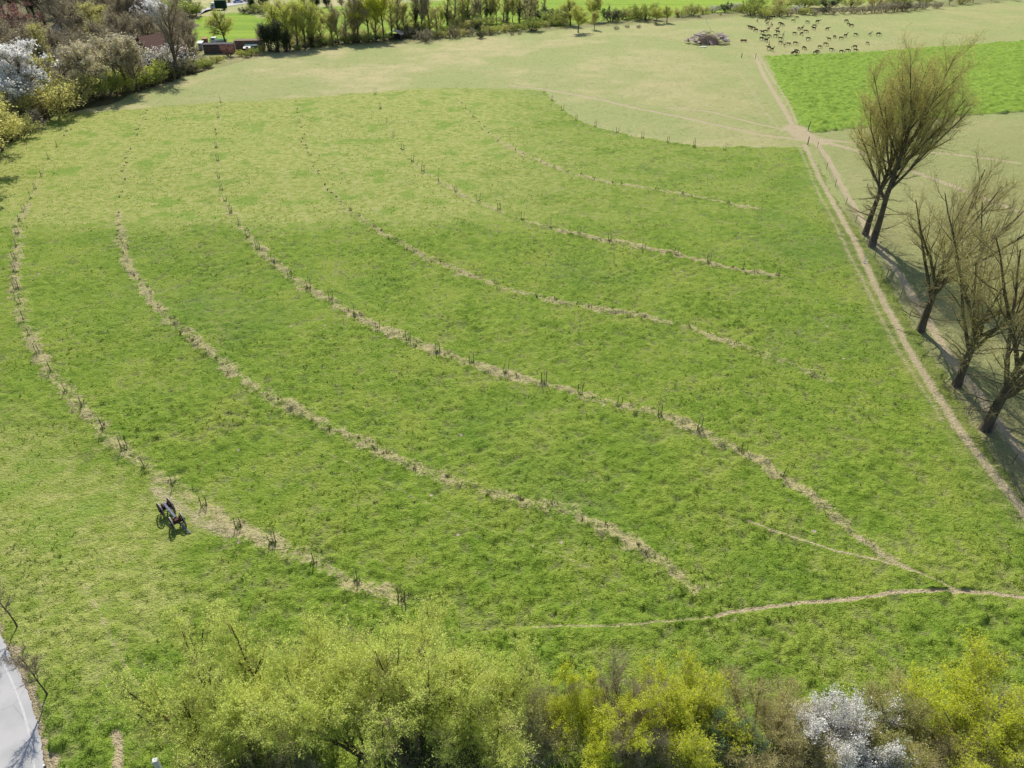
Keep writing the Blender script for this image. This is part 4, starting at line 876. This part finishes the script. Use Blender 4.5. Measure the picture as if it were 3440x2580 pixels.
# ------------------------------------------------------------------ deer herd
def deer_mesh(pose, seed):
    me = bpy.data.meshes.new('deer_skeleton')
    V, R, E = [], [], []
    def add(p, r, parent=None):
        V.append(p); R.append(r); i = len(V)-1
        if parent is not None: E.append((parent, i))
        return i
    pel = add((-.42, 0, .80), (.17, .19)); mid = add((-.05, 0, .78), (.19, .22), pel); che = add((.32, 0, .80), (.17, .21), mid)
    rump = add((-.60, 0, .74), (.12, .13), pel); add((-.66, 0, .60), (.035, .035), rump)
    if pose == 'graze':
        n1 = add((.55, .02, .72), (.10, .11), che); n2 = add((.76, .06, .46), (.07, .075), n1); h = add((.84, .09, .24), (.075, .08), n2); m = add((.93, .10, .06), (.04, .045), h); ez, ex = .30, .82
    elif pose == 'walk':
        n1 = add((.52, 0, .88), (.10, .11), che); n2 = add((.74, 0, .96), (.07, .075), n1); h = add((.90, 0, 1.0), (.075, .075), n2); m = add((1.06, 0, .92), (.04, .042), h); ez, ex = 1.08, .86
    else:
        n1 = add((.50, 0, .98), (.10, .11), che); n2 = add((.60, 0, 1.22), (.07, .075), n1); h = add((.68, .02, 1.36), (.075, .075), n2); m = add((.84, .03, 1.28), (.04, .042), h); ez, ex = 1.46, .64
    hy = V[h][1]
    for s in (-1, 1): add((ex-.03, hy+s*.13, ez+.04), (.025, .035), h)
    for s in (-1, 1):
        sw = .10*s if pose == 'walk' else .04*s
        a = add((.32+sw*.4, s*.11, .58), (.075, .085), che); b = add((.31+sw, s*.12, .34), (.042, .045), a); add((.31+sw*1.3, s*.12, .03), (.035, .035), b)
        a = add((-.44-sw*.3, s*.12, .58), (.10, .12), pel); b = add((-.52-sw, s*.12, .34), (.045, .05), a); add((-.46-sw*1.3, s*.12, .03), (.035, .035), b)
    me.from_pydata(V, E, [])
    o = bpy.data.objects.new('deer_skeleton', me); COL.objects.link(o)
    o.modifiers.new('skin', 'SKIN'); sub = o.modifiers.new('sub', 'SUBSURF'); sub.levels = 1; sub.render_levels = 1
    for i, r in enumerate(R): me.skin_vertices[0].data[i].radius = r
    me.skin_vertices[0].data[0].use_root = True
    dg = bpy.context.evaluated_depsgraph_get(); ev = o.evaluated_get(dg); out = bpy.data.meshes.new_from_object(ev)
    bpy.data.objects.remove(o); out.materials.clear()
    for p in out.polygons: p.use_smooth = True
    return out
def coat(name, back, belly):
    b = NB(name); sp = b.n('ShaderNodeSeparateXYZ'); b.t.links.new(b.pos(), sp.inputs[0])
    n = b.noise(6, 3); z = b.math('ADD', sp.outputs[2], b.math('MULTIPLY', n, .16))
    b.col(b.mix(b.ramp(z, .62, .80), belly, back)); return b.m
COATS = {'k': coat('coat_black', (0.022, 0.020, 0.022, 1), (0.10, 0.075, 0.055, 1)), 'b': coat('coat_brown', (0.075, 0.055, 0.045, 1), (0.20, 0.15, 0.10, 1)), 'p': coat('coat_fawn', (0.27, 0.18, 0.12, 1), (0.38, 0.30, 0.22, 1))}
DM = {}
for pose in ('graze', 'walk', 'up'):
    base = deer_mesh(pose, 1)
    for ck, cm in COATS.items():
        q = base.copy(); q.name = 'deer_'+pose; q.materials.append(cm); DM[pose, ck] = q
D1 = [(800,178,'k','graze',0),(852,192,'k','walk',2.8),(935,186,'k','walk',0),(735,268,'b','graze',3.6),(785,240,'b','walk',3.6),(500,268,'p','up',1.2),(1105,342,'k','graze',-.4),(1155,380,'b','graze',-.5),(290,450,'k','walk',2.9),(345,470,'k','graze',-.5),(395,478,'b','graze',-.3),
 (460,538,'k','graze',3.5),(625,585,'k','walk',3.3),(712,558,'b','graze',-.3),(795,505,'b','up',-1.4),(1035,498,'b','up',-1.2),(1035,582,'k','walk',2.9),(800,692,'b','graze',-.2),(980,684,'b','graze',-.2),(1115,757,'b','graze',-.6),(1185,652,'p','up',1.0),(612,774,'k','graze',-.8),(672,702,'k','walk',2.9),(740,812,'k','up',-1.2),
 (1115,868,'b','graze',-.7),(1220,928,'p','up',-1.7),(1325,900,'b','graze',-.6),(1505,880,'b','graze',-.1),(810,918,'p','up',1.3),(800,1016,'k','walk',3.2),(890,1060,'b','up',-1.2),(1430,1150,'b','walk',.5),(1535,1090,'k','graze',-.1),(1490,1180,'k','graze',-.4),(1740,1005,'k','graze',-1.0),(1555,188,'b','graze',2.6),(1450,270,'b','graze',-.2),
 (1825,305,'b','graze',-.3),(2100,302,'k','walk',0),(1600,488,'b','graze',-1.2),(1690,478,'b','up',-1.3),(1785,553,'b','graze',-.4),(2012,414,'b','graze',-.3),(1995,488,'k','walk',2.5),(1485,617,'b','graze',-.5),(1668,622,'b','graze',3.7),(1845,765,'b','graze',-.3),(770,345,'p','up',.4),(885,384,'p','up',1.8)]
D2 = [(462,495,'k','walk',0),(960,288,'k','graze',0),(1018,374,'b','graze',-.9),(1098,412,'k','graze',-.2),(650,700,'b','graze',-1.2),(820,748,'b','graze',-.1),(940,685,'b','up',-1.2),(1208,652,'b','graze',-.7),(1590,636,'p','up',.2),(1812,648,'k','graze',-.1),(500,772,'b','walk',2.6),(412,908,'b','graze',-.4),(258,974,'b','graze',-.3),(562,1052,'b','graze',-.7),
 (835,1104,'b','graze',-.3),(995,1078,'b','graze',-.4),(1182,985,'k','graze',2.9),(1208,1072,'b','graze',-.6),(1518,880,'p','graze',-1.1),(190,1104,'b','graze',-.8),(135,1166,'b','graze',0)]
deer = [(2480+a/7.9, 40+b/7.9, c, p, r) for a, b, c, p, r in D1]+[(2720+a/7.9, 40+b/7.9, c, p, r) for a, b, c, p, r in D2]
CW = {'k': 'black', 'b': 'dark brown', 'p': 'fawn'}; PW = {'graze': 'grazing deer', 'walk': 'standing deer', 'up': 'deer with raised head'}
BW = [(-99, 85, 'back of the herd'), (85, 125, 'middle of the herd'), (125, 999, 'front by the crop')]
bk = {}
for d in deer:
    band = [w for lo, hi, w in BW if lo <= d[1] < hi][0]; bk.setdefault((band, d[2], d[3]), []).append(d)
for (band, ck, pose), lst in bk.items():
    lst.sort()
    for i, (u, v, _, _, rz) in enumerate(lst):
        lab = '%s %s in the %s' % (CW[ck], PW[pose], band)
        if len(lst) > 1: lab += ', %s such from left' % ORD[i]
        x, y = G(u, v); s = {'k': 1.12, 'b': 1.05, 'p': .92}[ck]*rgs.uniform(.93, 1.07)
        thing('deer', lab, 'deer', (x, y, gz(x, y)-.02), rz+rgs.uniform(-.15, .15), s, 'deer herd on the far pasture', DM[pose, ck])

# ------------------------------------------------------------------ heap of brushwood and old planks
def build_heap():
    rg = np.random.RandomState(22); cx, cy = G(2378, 146)
    brown = plain('brushwood_bark', (0.50, 0.40, 0.32, 1), (0.30, 0.23, 0.18, 1), 3)
    ac = Acc()
    for k in range(700):
        az = rg.rand()*6.28; r = 3.2*math.sqrt(rg.rand()); z = max(.1, (4.2-r*1.2)*rg.rand()**.8)
        d = rg.normal(0, 1, 3)*np.array([1, 1, .5]); d = unit(d)*rg.uniform(.8, 1.9); p = np.array([r*math.cos(az), r*math.sin(az), z])
        q = p+d; q[2] = max(q[2], .05); mid = (p+q)/2+rg.normal(0, .12, 3)
        ac.tube([p, mid, q], [rg.uniform(.03, .09), .04, .015], 4, 0)
    a, b = rg.normal(0, 1, (2600, 3))*np.array([1.5, 1.4, .4])+np.array([0, 0, 1.1]), None
    a[:, 2] = np.clip(np.abs(a[:, 2]), .05, 3.0-np.hypot(a[:, 0], a[:, 1])*.7).clip(.05)
    b = a+rg.normal(0, .38, a.shape); b[:, 2] = np.maximum(b[:, 2], .03); add_twigs(ac, rg, a, b, .03, 0)
    t = thing('brushwood_heap', 'big mound of brown brushwood piled on the pale pasture', 'brushwood', (cx, cy, gz(cx, cy)), 0, 1, None, ac.mesh('brushwood', brown))
    pale = plain('plank_pale', (0.50, 0.40, 0.33, 1), (0.38, 0.30, 0.25, 1), 2); grey = plain('plank_grey', (0.38, 0.31, 0.265, 1), (0.26, 0.21, 0.18, 1), 2); white = plain('plank_white', (0.74, 0.72, 0.70, 1), (0.62, 0.6, 0.58, 1), 2); pink = plain('board_pinkish', (0.46, 0.30, 0.27, 1), (0.36, 0.24, 0.21, 1), 2)
    PX = lambda a, b: G(2280+a/7.9, 80+b/7.9)
    for k in range(60):
        side = -1 if k % 2 else 1
        az = (0 if side > 0 else math.pi)+side*rg.uniform(-.9, .45)*(1 if side > 0 else 1); az = az if side > 0 else math.pi+rg.uniform(-.45, .9)
        r = rg.uniform(2.2, 4.9); L = rg.uniform(1.6, 3.4)
        ac = Acc(); ac.box((0, 0, 0), (L, rg.uniform(.25, .7), .06), 0)
        kind = rg.randint(0, 3); mt = (pale, grey, pale)[kind]; nmz = ('pale', 'grey', 'pale')[kind]
        x, y = cx+(r+.5)*1.25*math.cos(az), cy+r*.85*math.sin(az)
        z = gz(x, y)+max(.25, 4.0*(1-r/5.0))+rg.uniform(.2, .9)
        o = thing('plank', '%s weathered plank on the %s flank of the brushwood mound' % (nmz, 'right' if side > 0 else 'left'), 'plank', (x, y, z), 0, 1, 'planks leaning on the %s flank of the mound' % ('right' if side > 0 else 'left'), ac.mesh('plank', mt))
        o.rotation_euler = (rg.normal(.42, .16), rg.normal(0, .22), rg.normal(.15*side, .65))
    def one(p, size, rz, ry, z, mt, name, lab, rx=0):
        x, y = PX(*p); ac = Acc(); ac.box((0, 0, 0), size); o = thing(name, lab, 'board' if name == 'board' else 'plank', (x, y, gz(x, y)+z), rz, 1, None, ac.mesh(name, mt)); o.rotation_euler = (rx, ry, rz)
    one((1245, 440), (1.5, .8, .5), -.3, 0, .3, white, 'board', 'white painted board stack at the right tip of the heap')
    one((1110, 490), (2.6, .12, .10), .45, 0, .2, plain('plank_orange', (.62, .40, .24, 1)), 'plank', 'long orange edged plank lying in front of the right flank of the heap')
    one((850, 570), (1.3, 1.9, .06), .5, 0, .75, pink, 'board', 'pinkish board propped against the front of the heap', .6)
    one((760, 570), (.14, 2.0, .08), .02, 0, .8, pale, 'plank', 'slim pale upright plank beside the pinkish board', .8)
    one((655, 630), (2.2, .7, .12), .05, 0, .12, white, 'board', 'whitish board lying flat at the front foot of the heap')
    one((700, 200), (.12, .12, 2.4), 0, -.5, 3.2, white, 'plank', 'pale pole sticking out of the top of the heap')
    one((520, 490), (.9, .5, .2), .2, 0, .2, white, 'board', 'small white board at the left foot of the heap')
build_heap()
def trough():
    red = plain('trough_red', (0.30, 0.095, 0.085, 1), (0.17, 0.065, 0.06, 1), 4); x, y = G(2497, 142)
    t = thing('feed_trough', 'red brown feed trough standing alone right of the plank heap', 'trough', (x, y, gz(x, y)), -.15)
    a = Acc(); a.box((0, -.30, .42), (1.9, .05, .42), 0, 0, -.25); a.box((0, .30, .42), (1.9, .05, .42), 0, 0, .25); a.box((0, 0, .22), (1.9, .42, .05)); a.box((-.95, 0, .42), (.05, .72, .42)); a.box((.95, 0, .42), (.05, .72, .42))
    link('basin', a.mesh('basin', red), t)
    for sx in (-.7, .7):
        for sy in (-.2, .2): b = Acc(); b.box((sx, sy, .09), (.08, .08, .24)); link('leg', b.mesh('leg', red), t)
trough()

# ------------------------------------------------------------------ posts and wire fence
def post_thing(u, v, h, lab, mt='stake', r=.07, name='fence_post', lean=0.0):
    x, y = G(u, v); a = Acc(); a.tube([(0, 0, -.2), (0, 0, h*.5), (lean, 0, h)], [r, r, r*.92], 8)
    return thing(name, lab, 'post', (x, y, gz(x, y)), 0, 1, None, a.mesh(name, M[mt], True))
post_thing(2491, 194, 1.1, 'short dark stump post alone on the pasture below the red trough', r=.11)
post_thing(2537, 199, 1.6, 'slim dark gate post at the upper end of the sandy track', 'stake_pale', .08)
post_thing(2714, 440, 1.8, 'leaning gate post at the corner of the green crop by the junction', 'stake_pale', .09, lean=.15)
post_thing(2713, 486, 1.5, 'upright gate post on the near side of the sandy junction', 'stake', .09)
def wire_fence():
    pts = [(2745,498),(2775,570),(2805,625),(2840,690),(2872,750),(2900,810),(2935,870),(2975,940),(3020,1010),(3052,1072),(3100,1140),(3150,1215),(3205,1290),(3265,1370),(3330,1460),(3400,1560)]
    W = [G(*p) for p in pts]; x0, y0 = W[0]
    t = thing('wire_fence', 'thin wire fence with grey posts between the wheel track and the footpath', 'fence', (x0, y0, 0))
    for i, (x, y) in enumerate(W):
        a = Acc(); z = gz(x, y); a.tube([(x-x0, y-y0, z-.2), (x-x0+.02, y-y0, z+1.15)], [.045, .04], 6); link('post', a.mesh('fence_post', M['stake_pale'], True), t)
    a = Acc()
    for hgt in (.45, .8, 1.1):
        a.tube([(x-x0, y-y0, gz(x, y)+hgt) for x, y in W], .006, 3)
    link('wire', a.mesh('wire', plain('fence_wire', (.2, .2, .2, 1), None, 5, .5, .6)), t)
wire_fence()
wht = plain('weathered_white', (0.62, 0.62, 0.60, 1), (0.5, 0.5, 0.48, 1), 4)
M['concrete'] = plain('concrete_white', (0.60, 0.60, 0.58, 1), (0.46, 0.46, 0.44, 1), 6)
for (u, v, lab) in ((545, 2600, 'white square topped gate post at the foot of the leftmost willow'), (853, 2606, 'white square topped gate post between the first two willows')):
    x, y = G(u, v); t = thing('gate_post', lab, 'post', (x, y, gz(x, y)), .3, 1, 'white gate posts below the willows')
    a = Acc(); a.box((0, 0, .45), (.24, .24, 1.3)); link('shaft', a.mesh('shaft', M['concrete']), t); a = Acc(); a.box((0, 0, 1.16), (.30, .30, .12), 0, 0, 0, 0, .8); link('cap', a.mesh('cap', M['concrete']), t)
x, y = G(166, 2598); t = thing('delineator_post', 'small white roadside marker post with a dark band beside the lane', 'post', (x, y, gz(x, y)))
a = Acc(); a.tube([(0, 0, -.1), (0, 0, .85)], .06, 8); link('shaft', a.mesh('shaft', wht), t); a = Acc(); a.tube([(0, 0, .62), (0, 0, .78)], .066, 8); link('band', a.mesh('band', M['stake']), t)
x, y = G(2903, 888); a = Acc(); a.box((0, 0, .55), (.09, .06, 1.2), 0, 0, 0, .25); a.box((.16, 0, .04), (.5, .07, .05)); thing('marker_stake', 'pale wooden marker stake leaning beside the wheel track near the poplar pair', 'stake', (x, y, gz(x, y)), .3, 1, None, a.mesh('marker_stake', wht))

# ------------------------------------------------------------------ buildings and vehicles at the upper left
def tile_mat(name, c1, c2):
    b = NB(name); w = b.n('ShaderNodeTexWave'); w.wave_type = 'BANDS'; w.bands_direction = 'Z'; w.inputs['Scale'].default_value = 1.6; w.inputs['Distortion'].default_value = 1.5
    b.t.links.new(b.pos(), w.inputs[0]); n = b.noise(2.5, 4)
    b.col(b.mix(w.outputs['Fac'], b.mix(n, c1, c2), c2)); b.bump(w.outputs['Fac'], .6, .08); return b.m
GLASS = plain('window_glass', (0.03, 0.035, 0.04, 1), (0.05, 0.06, 0.07, 1), 1, .1)
def house(u, v, rz, L, W, eave, ridge, lab, wallc, roofm, cat='house', name='house'):
    x, y = G(u, v); t = thing(name, lab, cat, (x, y, 0), rz)
    wm = plain(name+'_wall', wallc, None, 5)
    a = Acc(); a.prism([(-W/2, 0), (W/2, 0), (W/2, eave), (0, ridge-.2), (-W/2, eave)], -L/2, L/2); link('wall', a.mesh('wall', wm), t)
    a = Acc(); k = (ridge-eave)/(W/2); o_ = .35
    for s in (-1, 1):
        poly = [(s*(W/2+o_), eave-k*o_), (0, ridge), (0, ridge+.16), (s*(W/2+o_), eave-k*o_+.16)]
        a.prism(poly if s > 0 else poly[::-1], -L/2-.4, L/2+.4)
    r = link('roof', a.mesh('roof', roofm), t)
    a = Acc(); a.box((W*.12, L*.25, ridge+.3), (.7, .7, 1.5)); link('chimney', a.mesh('chimney', plain('chimney_brick', (.25, .12, .09, 1))), r)
    for yy in (-L*.3, 0.0, L*.3):
        for s in (-1, 1):
            a = Acc(); a.box((s*(W/2+.02), yy, eave*.55), (.08, 1.1, 1.2)); w = link('window', a.mesh('window', plain('window_frame', (.6, .6, .58, 1))), t)
            b = Acc(); b.box((s*(W/2+.05), yy, eave*.55), (.06, .9, 1.0)); link('pane', b.mesh('pane', GLASS), w)
    a = Acc(); a.box((0, -L/2-.02, 1.05), (1.0, .08, 2.1)); link('door', a.mesh('door', plain('door_wood', (.12, .07, .045, 1))), t)
house(548, 214, -.5, 11, 8.5, 3.2, 7.6, 'brown tiled house half hidden behind bare trees at the woodland edge', (.30, .20, .15, 1), tile_mat('roof_tiles', (.25, .14, .10, 1), (.15, .085, .065, 1)))
house(452, 172, .55, 9, 6, 2.6, 4.2, 'low outbuilding with a grey roof left of the brown tiled house', (.36, .33, .30, 1), tile_mat('roof_grey', (.30, .31, .33, 1), (.38, .39, .41, 1)), 'outbuilding', 'outbuilding')
house(222, 112, .3, 8, 6, 2.6, 4.4, 'pale cottage glimpsed between ivy covered trunks in the wood', (.62, .58, .54, 1), tile_mat('roof_pink', (.36, .22, .18, 1), (.28, .17, .14, 1)), 'cottage', 'cottage')
def slat_shed(u0, u1, v, h, depth, lab, slat, roofc, white):
    x0, y0 = G(u0, v); x1, y1 = G(u1, v-(u1-u0)*.02); rz = math.atan2(y1-y0, x1-x0); L = math.hypot(x1-x0, y1-y0)
    t = thing('slatted_shed', lab, 'shed', (x0, y0, 0), rz)
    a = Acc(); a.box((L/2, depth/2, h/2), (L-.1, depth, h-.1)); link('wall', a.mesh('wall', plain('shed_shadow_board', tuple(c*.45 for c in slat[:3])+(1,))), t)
    a = Acc(); z = .1
    while z < h-.15: a.box((L/2, -.03, z), (L, .05, .14), 0, 0, .25); z += .22
    link('slats', a.mesh('slats', plain('shed_slat', slat)), t)
    a = Acc(); a.box((L/2, depth/2-.1, h+.02), (L+.4, depth+.4, .12)); link('roof', a.mesh('roof', plain('shed_roof', roofc)), t)
    for xx in (0, L):
        a = Acc(); a.box((xx, -.1, h/2), (.14, .12, h)); link('corner_post', a.mesh('corner_post', plain('shed_post', white)), t)
slat_shed(688, 786, 182, 2.6, 3, 'dark slatted timber shed behind the reddish purple shrub', (.20, .155, .13, 1), (.07, .07, .08, 1), (.35, .33, .3, 1))
slat_shed(793, 888, 170, 2.7, 3, 'light brown slatted timber shed with white corner posts', (.33, .24, .17, 1), (.20, .13, .09, 1), (.75, .75, .73, 1))
def small_shed(u, v, W, L, h, lab, wallc, roofc, rz=.2, name='garden_shed'):
    x, y = G(u, v); t = thing(name, lab, 'shed', (x, y, 0), rz)
    a = Acc(); a.box((0, 0, h/2), (W, L, h)); link('wall', a.mesh('wall', plain(name+'_wall', wallc)), t)
    a = Acc(); a.box((0, -.1, h+.18), (W+.5, L+.5, .10), 0, 0, .10); link('roof', a.mesh('roof', plain(name+'_roof', roofc)), t)
    a = Acc(); a.box((.1, -L/2-.02, .9), (.8, .06, 1.7)); link('door', a.mesh('door', plain(name+'_door', tuple(c*.6 for c in wallc[:3])+(1,))), t)
small_shed(833, 177, 1.6, 1.6, 1.3, 'tiny red garden shed with a white roof', (.30, .06, .06, 1), (.78, .76, .74, 1))
small_shed(850, 170, 3.4, 2.2, 1.6, 'garden shed with a pale blue green tarpaulin roof', (.14, .20, .18, 1), (.22, .36, .33, 1), .05)
small_shed(692, 152, 1.4, 1.6, 1.9, 'small brown box shaped hut behind the dark slatted shed', (.30, .17, .10, 1), (.38, .22, .13, 1), .1, 'brown_hut')
small_shed(678, 166, 1.2, 2.4, 1.9, 'white hut left of the dark slatted shed', (.7, .7, .69, 1), (.75, .75, .74, 1), .1, 'white_hut')
def shelter():
    x, y = G(1330, 133); t = thing('field_shelter', 'thatched open field shelter under the trees at the far edge', 'shelter', (x, y, 0), -.1)
    a = Acc(); 
    for s in (-1, 1):
        poly = [(s*2.4, 1.5), (0, 2.7), (0, 2.95), (s*2.5, 1.72)]; a.prism(poly if s > 0 else poly[::-1], -1.6, 1.6)
    link('roof', a.mesh('roof', plain('thatch', (.42, .36, .32, 1), (.28, .24, .21, 1), 4, .9, 0, .6)), t)
    a = Acc(); a.box((0, 1.4, .8), (4.0, .1, 1.6)); a.box((-2.0, 0, .8), (.1, 2.8, 1.6)); a.box((2.0, 0, .8), (.1, 2.8, 1.6)); link('wall', a.mesh('wall', plain('shelter_board', (.10, .07, .05, 1))), t)
    for sx in (-1.9, 0, 1.9): a = Acc(); a.tube([(sx, -1.4, 0), (sx, -1.4, 1.6)], .08, 6); link('post', a.mesh('post', M['stake']), t)
shelter()
TYRE = plain('tyre_rubber', (.02, .02, .02, 1), (.03, .03, .03, 1), 5, .7)
def wheels(t, spots, r, w=.22):
    for sx, sy in spots:
        a = Acc(); a.tube([(sx, sy-w/2, r), (sx, sy+w/2, r)], r, 16); o = link('wheel', a.mesh('wheel', TYRE), t)
        b = Acc(); b.tube([(sx, sy-w/2-.01, r), (sx, sy+w/2+.01, r)], r*.55, 10); link('rim', b.mesh('rim', plain('rim_metal', (.4, .4, .4, 1), None, 4, .4, .7)), o)
def truck(u, v, rz, lab, cabc, boxc, L=6.4, h=3.3, flat=False):
    x, y = G(u, v); t = thing('truck', lab, 'truck', (x, y, gz(x, y)), rz)
    W = 2.2; cab = 1.9
    a = Acc(); a.prism([(-L/2, .5), (-L/2+cab, .5), (-L/2+cab, h*.78 if not flat else 2.0), (-L/2+.55, h*.78 if not flat else 2.0), (-L/2+.15, 1.35), (-L/2, 1.25)], -W/2, W/2); c = link('cab', a.mesh('cab', plain('cab_paint', cabc, tuple(q*.85 for q in cabc[:3])+(1,), 2, .35)), t)
    a = Acc(); a.box((-L/2+.36, 0, 1.68), (.06, W*.86, .62), 0, 0, 0, .5); 
    for s in (-1, 1): a.box((-L/2+1.1, s*(W/2+.01), 1.65), (.8, .04, .5))
    link('window', a.mesh('window', GLASS), c)
    a = Acc()
    if flat:
        a.box((cab/2, 0, .85), (L-cab-.1, W, .14)); 
        for s in (-1, 1): a.box((cab/2, s*W/2, 1.1), (L-cab-.1, .06, .4))
        a.box((L/2-.05, 0, 1.1), (.06, W, .4)); link('load_bed', a.mesh('load_bed', plain('bed_paint', (.55, .55, .55, 1))), t)
        rg = np.random.RandomState(2); a = Acc(); n = 9; vx = []
        for i in range(n):
            for j in range(5):
                e = math.sin(math.pi*i/(n-1))*math.sin(math.pi*j/4); vx.append((-.9+i*.36+cab/2-.4, -.85+j*.42, .95+.75*e*rg.uniform(.7, 1.1)))
        a.add(vx, [(i*5+j, i*5+5+j, i*5+6+j, i*5+j+1) for i in range(n-1) for j in range(4)]); a.add([(p[0], p[1], .93) for p in vx], [(i*5+j, i*5+j+1, i*5+6+j, i*5+5+j) for i in range(n-1) for j in range(4)])
        link('tarpaulin', a.mesh('tarpaulin', plain('green_tarp', (.06, .36, .20, 1)), True), t)
    else:
        a.box((cab/2, 0, h/2+.45), (L-cab-.15, W+.1, h-.55)); link('box_body', a.mesh('box_body', plain('box_paint', boxc, None, .6)), t)
    a = Acc(); a.box((0, 0, .55), (L-.2, .9, .18)); link('chassis', a.mesh('chassis', M['stake']), t)
    wheels(t, [(sx, s*(W/2-.1)) for sx in (-L/2+.9, L/2-1.2) for s in (-1, 1)], .42)
truck(737, 33, .12, 'dark green box truck with a white topped cab on the far gravel drive', (.62, .64, .68, 1), (.018, .05, .028, 1), 6.4, 3.4)
truck(737, 150, .06, 'white flatbed truck loaded with a green tarpaulin behind the slatted shed', (.72, .74, .78, 1), (.5, .5, .5, 1), 5.0, 2.2, True)
def car(u, v, rz, lab, c):
    x, y = G(u, v); t = thing('parked_car', lab, 'car', (x, y, gz(x, y)), rz)
    a = Acc(); a.prism([(-2.1, .35), (2.1, .35), (2.15, .75), (1.3, .92), (.65, 1.42), (-.95, 1.45), (-1.75, .98), (-2.12, .85)], -.86, .86); b = link('body', a.mesh('body', plain('car_paint', c, tuple(q*.85 for q in c[:3])+(1,), 1, .25)), t)
    a = Acc()
    for s in (-1, 1): a.prism([(1.05, .95), (.55, 1.34), (-.9, 1.37), (-1.45, .98)], s*.87-.01, s*.87+.01)
    a.box((.98, 0, 1.17), (.06, 1.4, .55), 0, 0, 0, -.92); link('window', a.mesh('window', GLASS), t)
    wheels(t, [(sx, s*.76) for sx in (-1.3, 1.3) for s in (-1, 1)], .33)
car(800, 10, .5, 'pale blue parked car at the far gravel drive', (.40, .46, .70, 1))
car(452, 205, .9, 'white parked car on the grey yard left of the brown tiled house', (.78, .78, .80, 1))
def yards():
    gv = plain('gravel', (.44, .42, .42, 1), (.34, .33, .32, 1), 3)
    for nm, pl in (('gravel_drive', [(668,52),(690,36),(720,30),(780,20),(830,12),(840,2),(790,4),(720,22),(680,32),(660,46)]), ('yard', [(425,215),(470,212),(492,150),(500,120),(480,120),(450,160)])):
        P = [G(*p) for p in pl]; n = len(P); a = Acc(); c = np.mean(P, axis=0)
        a.add([(q[0], q[1], .16) for q in P]+[(c[0], c[1], .16)], [((i+1) % n, i, n) for i in range(n)]); struct(link(nm, a.mesh(nm, gv)))
yards()
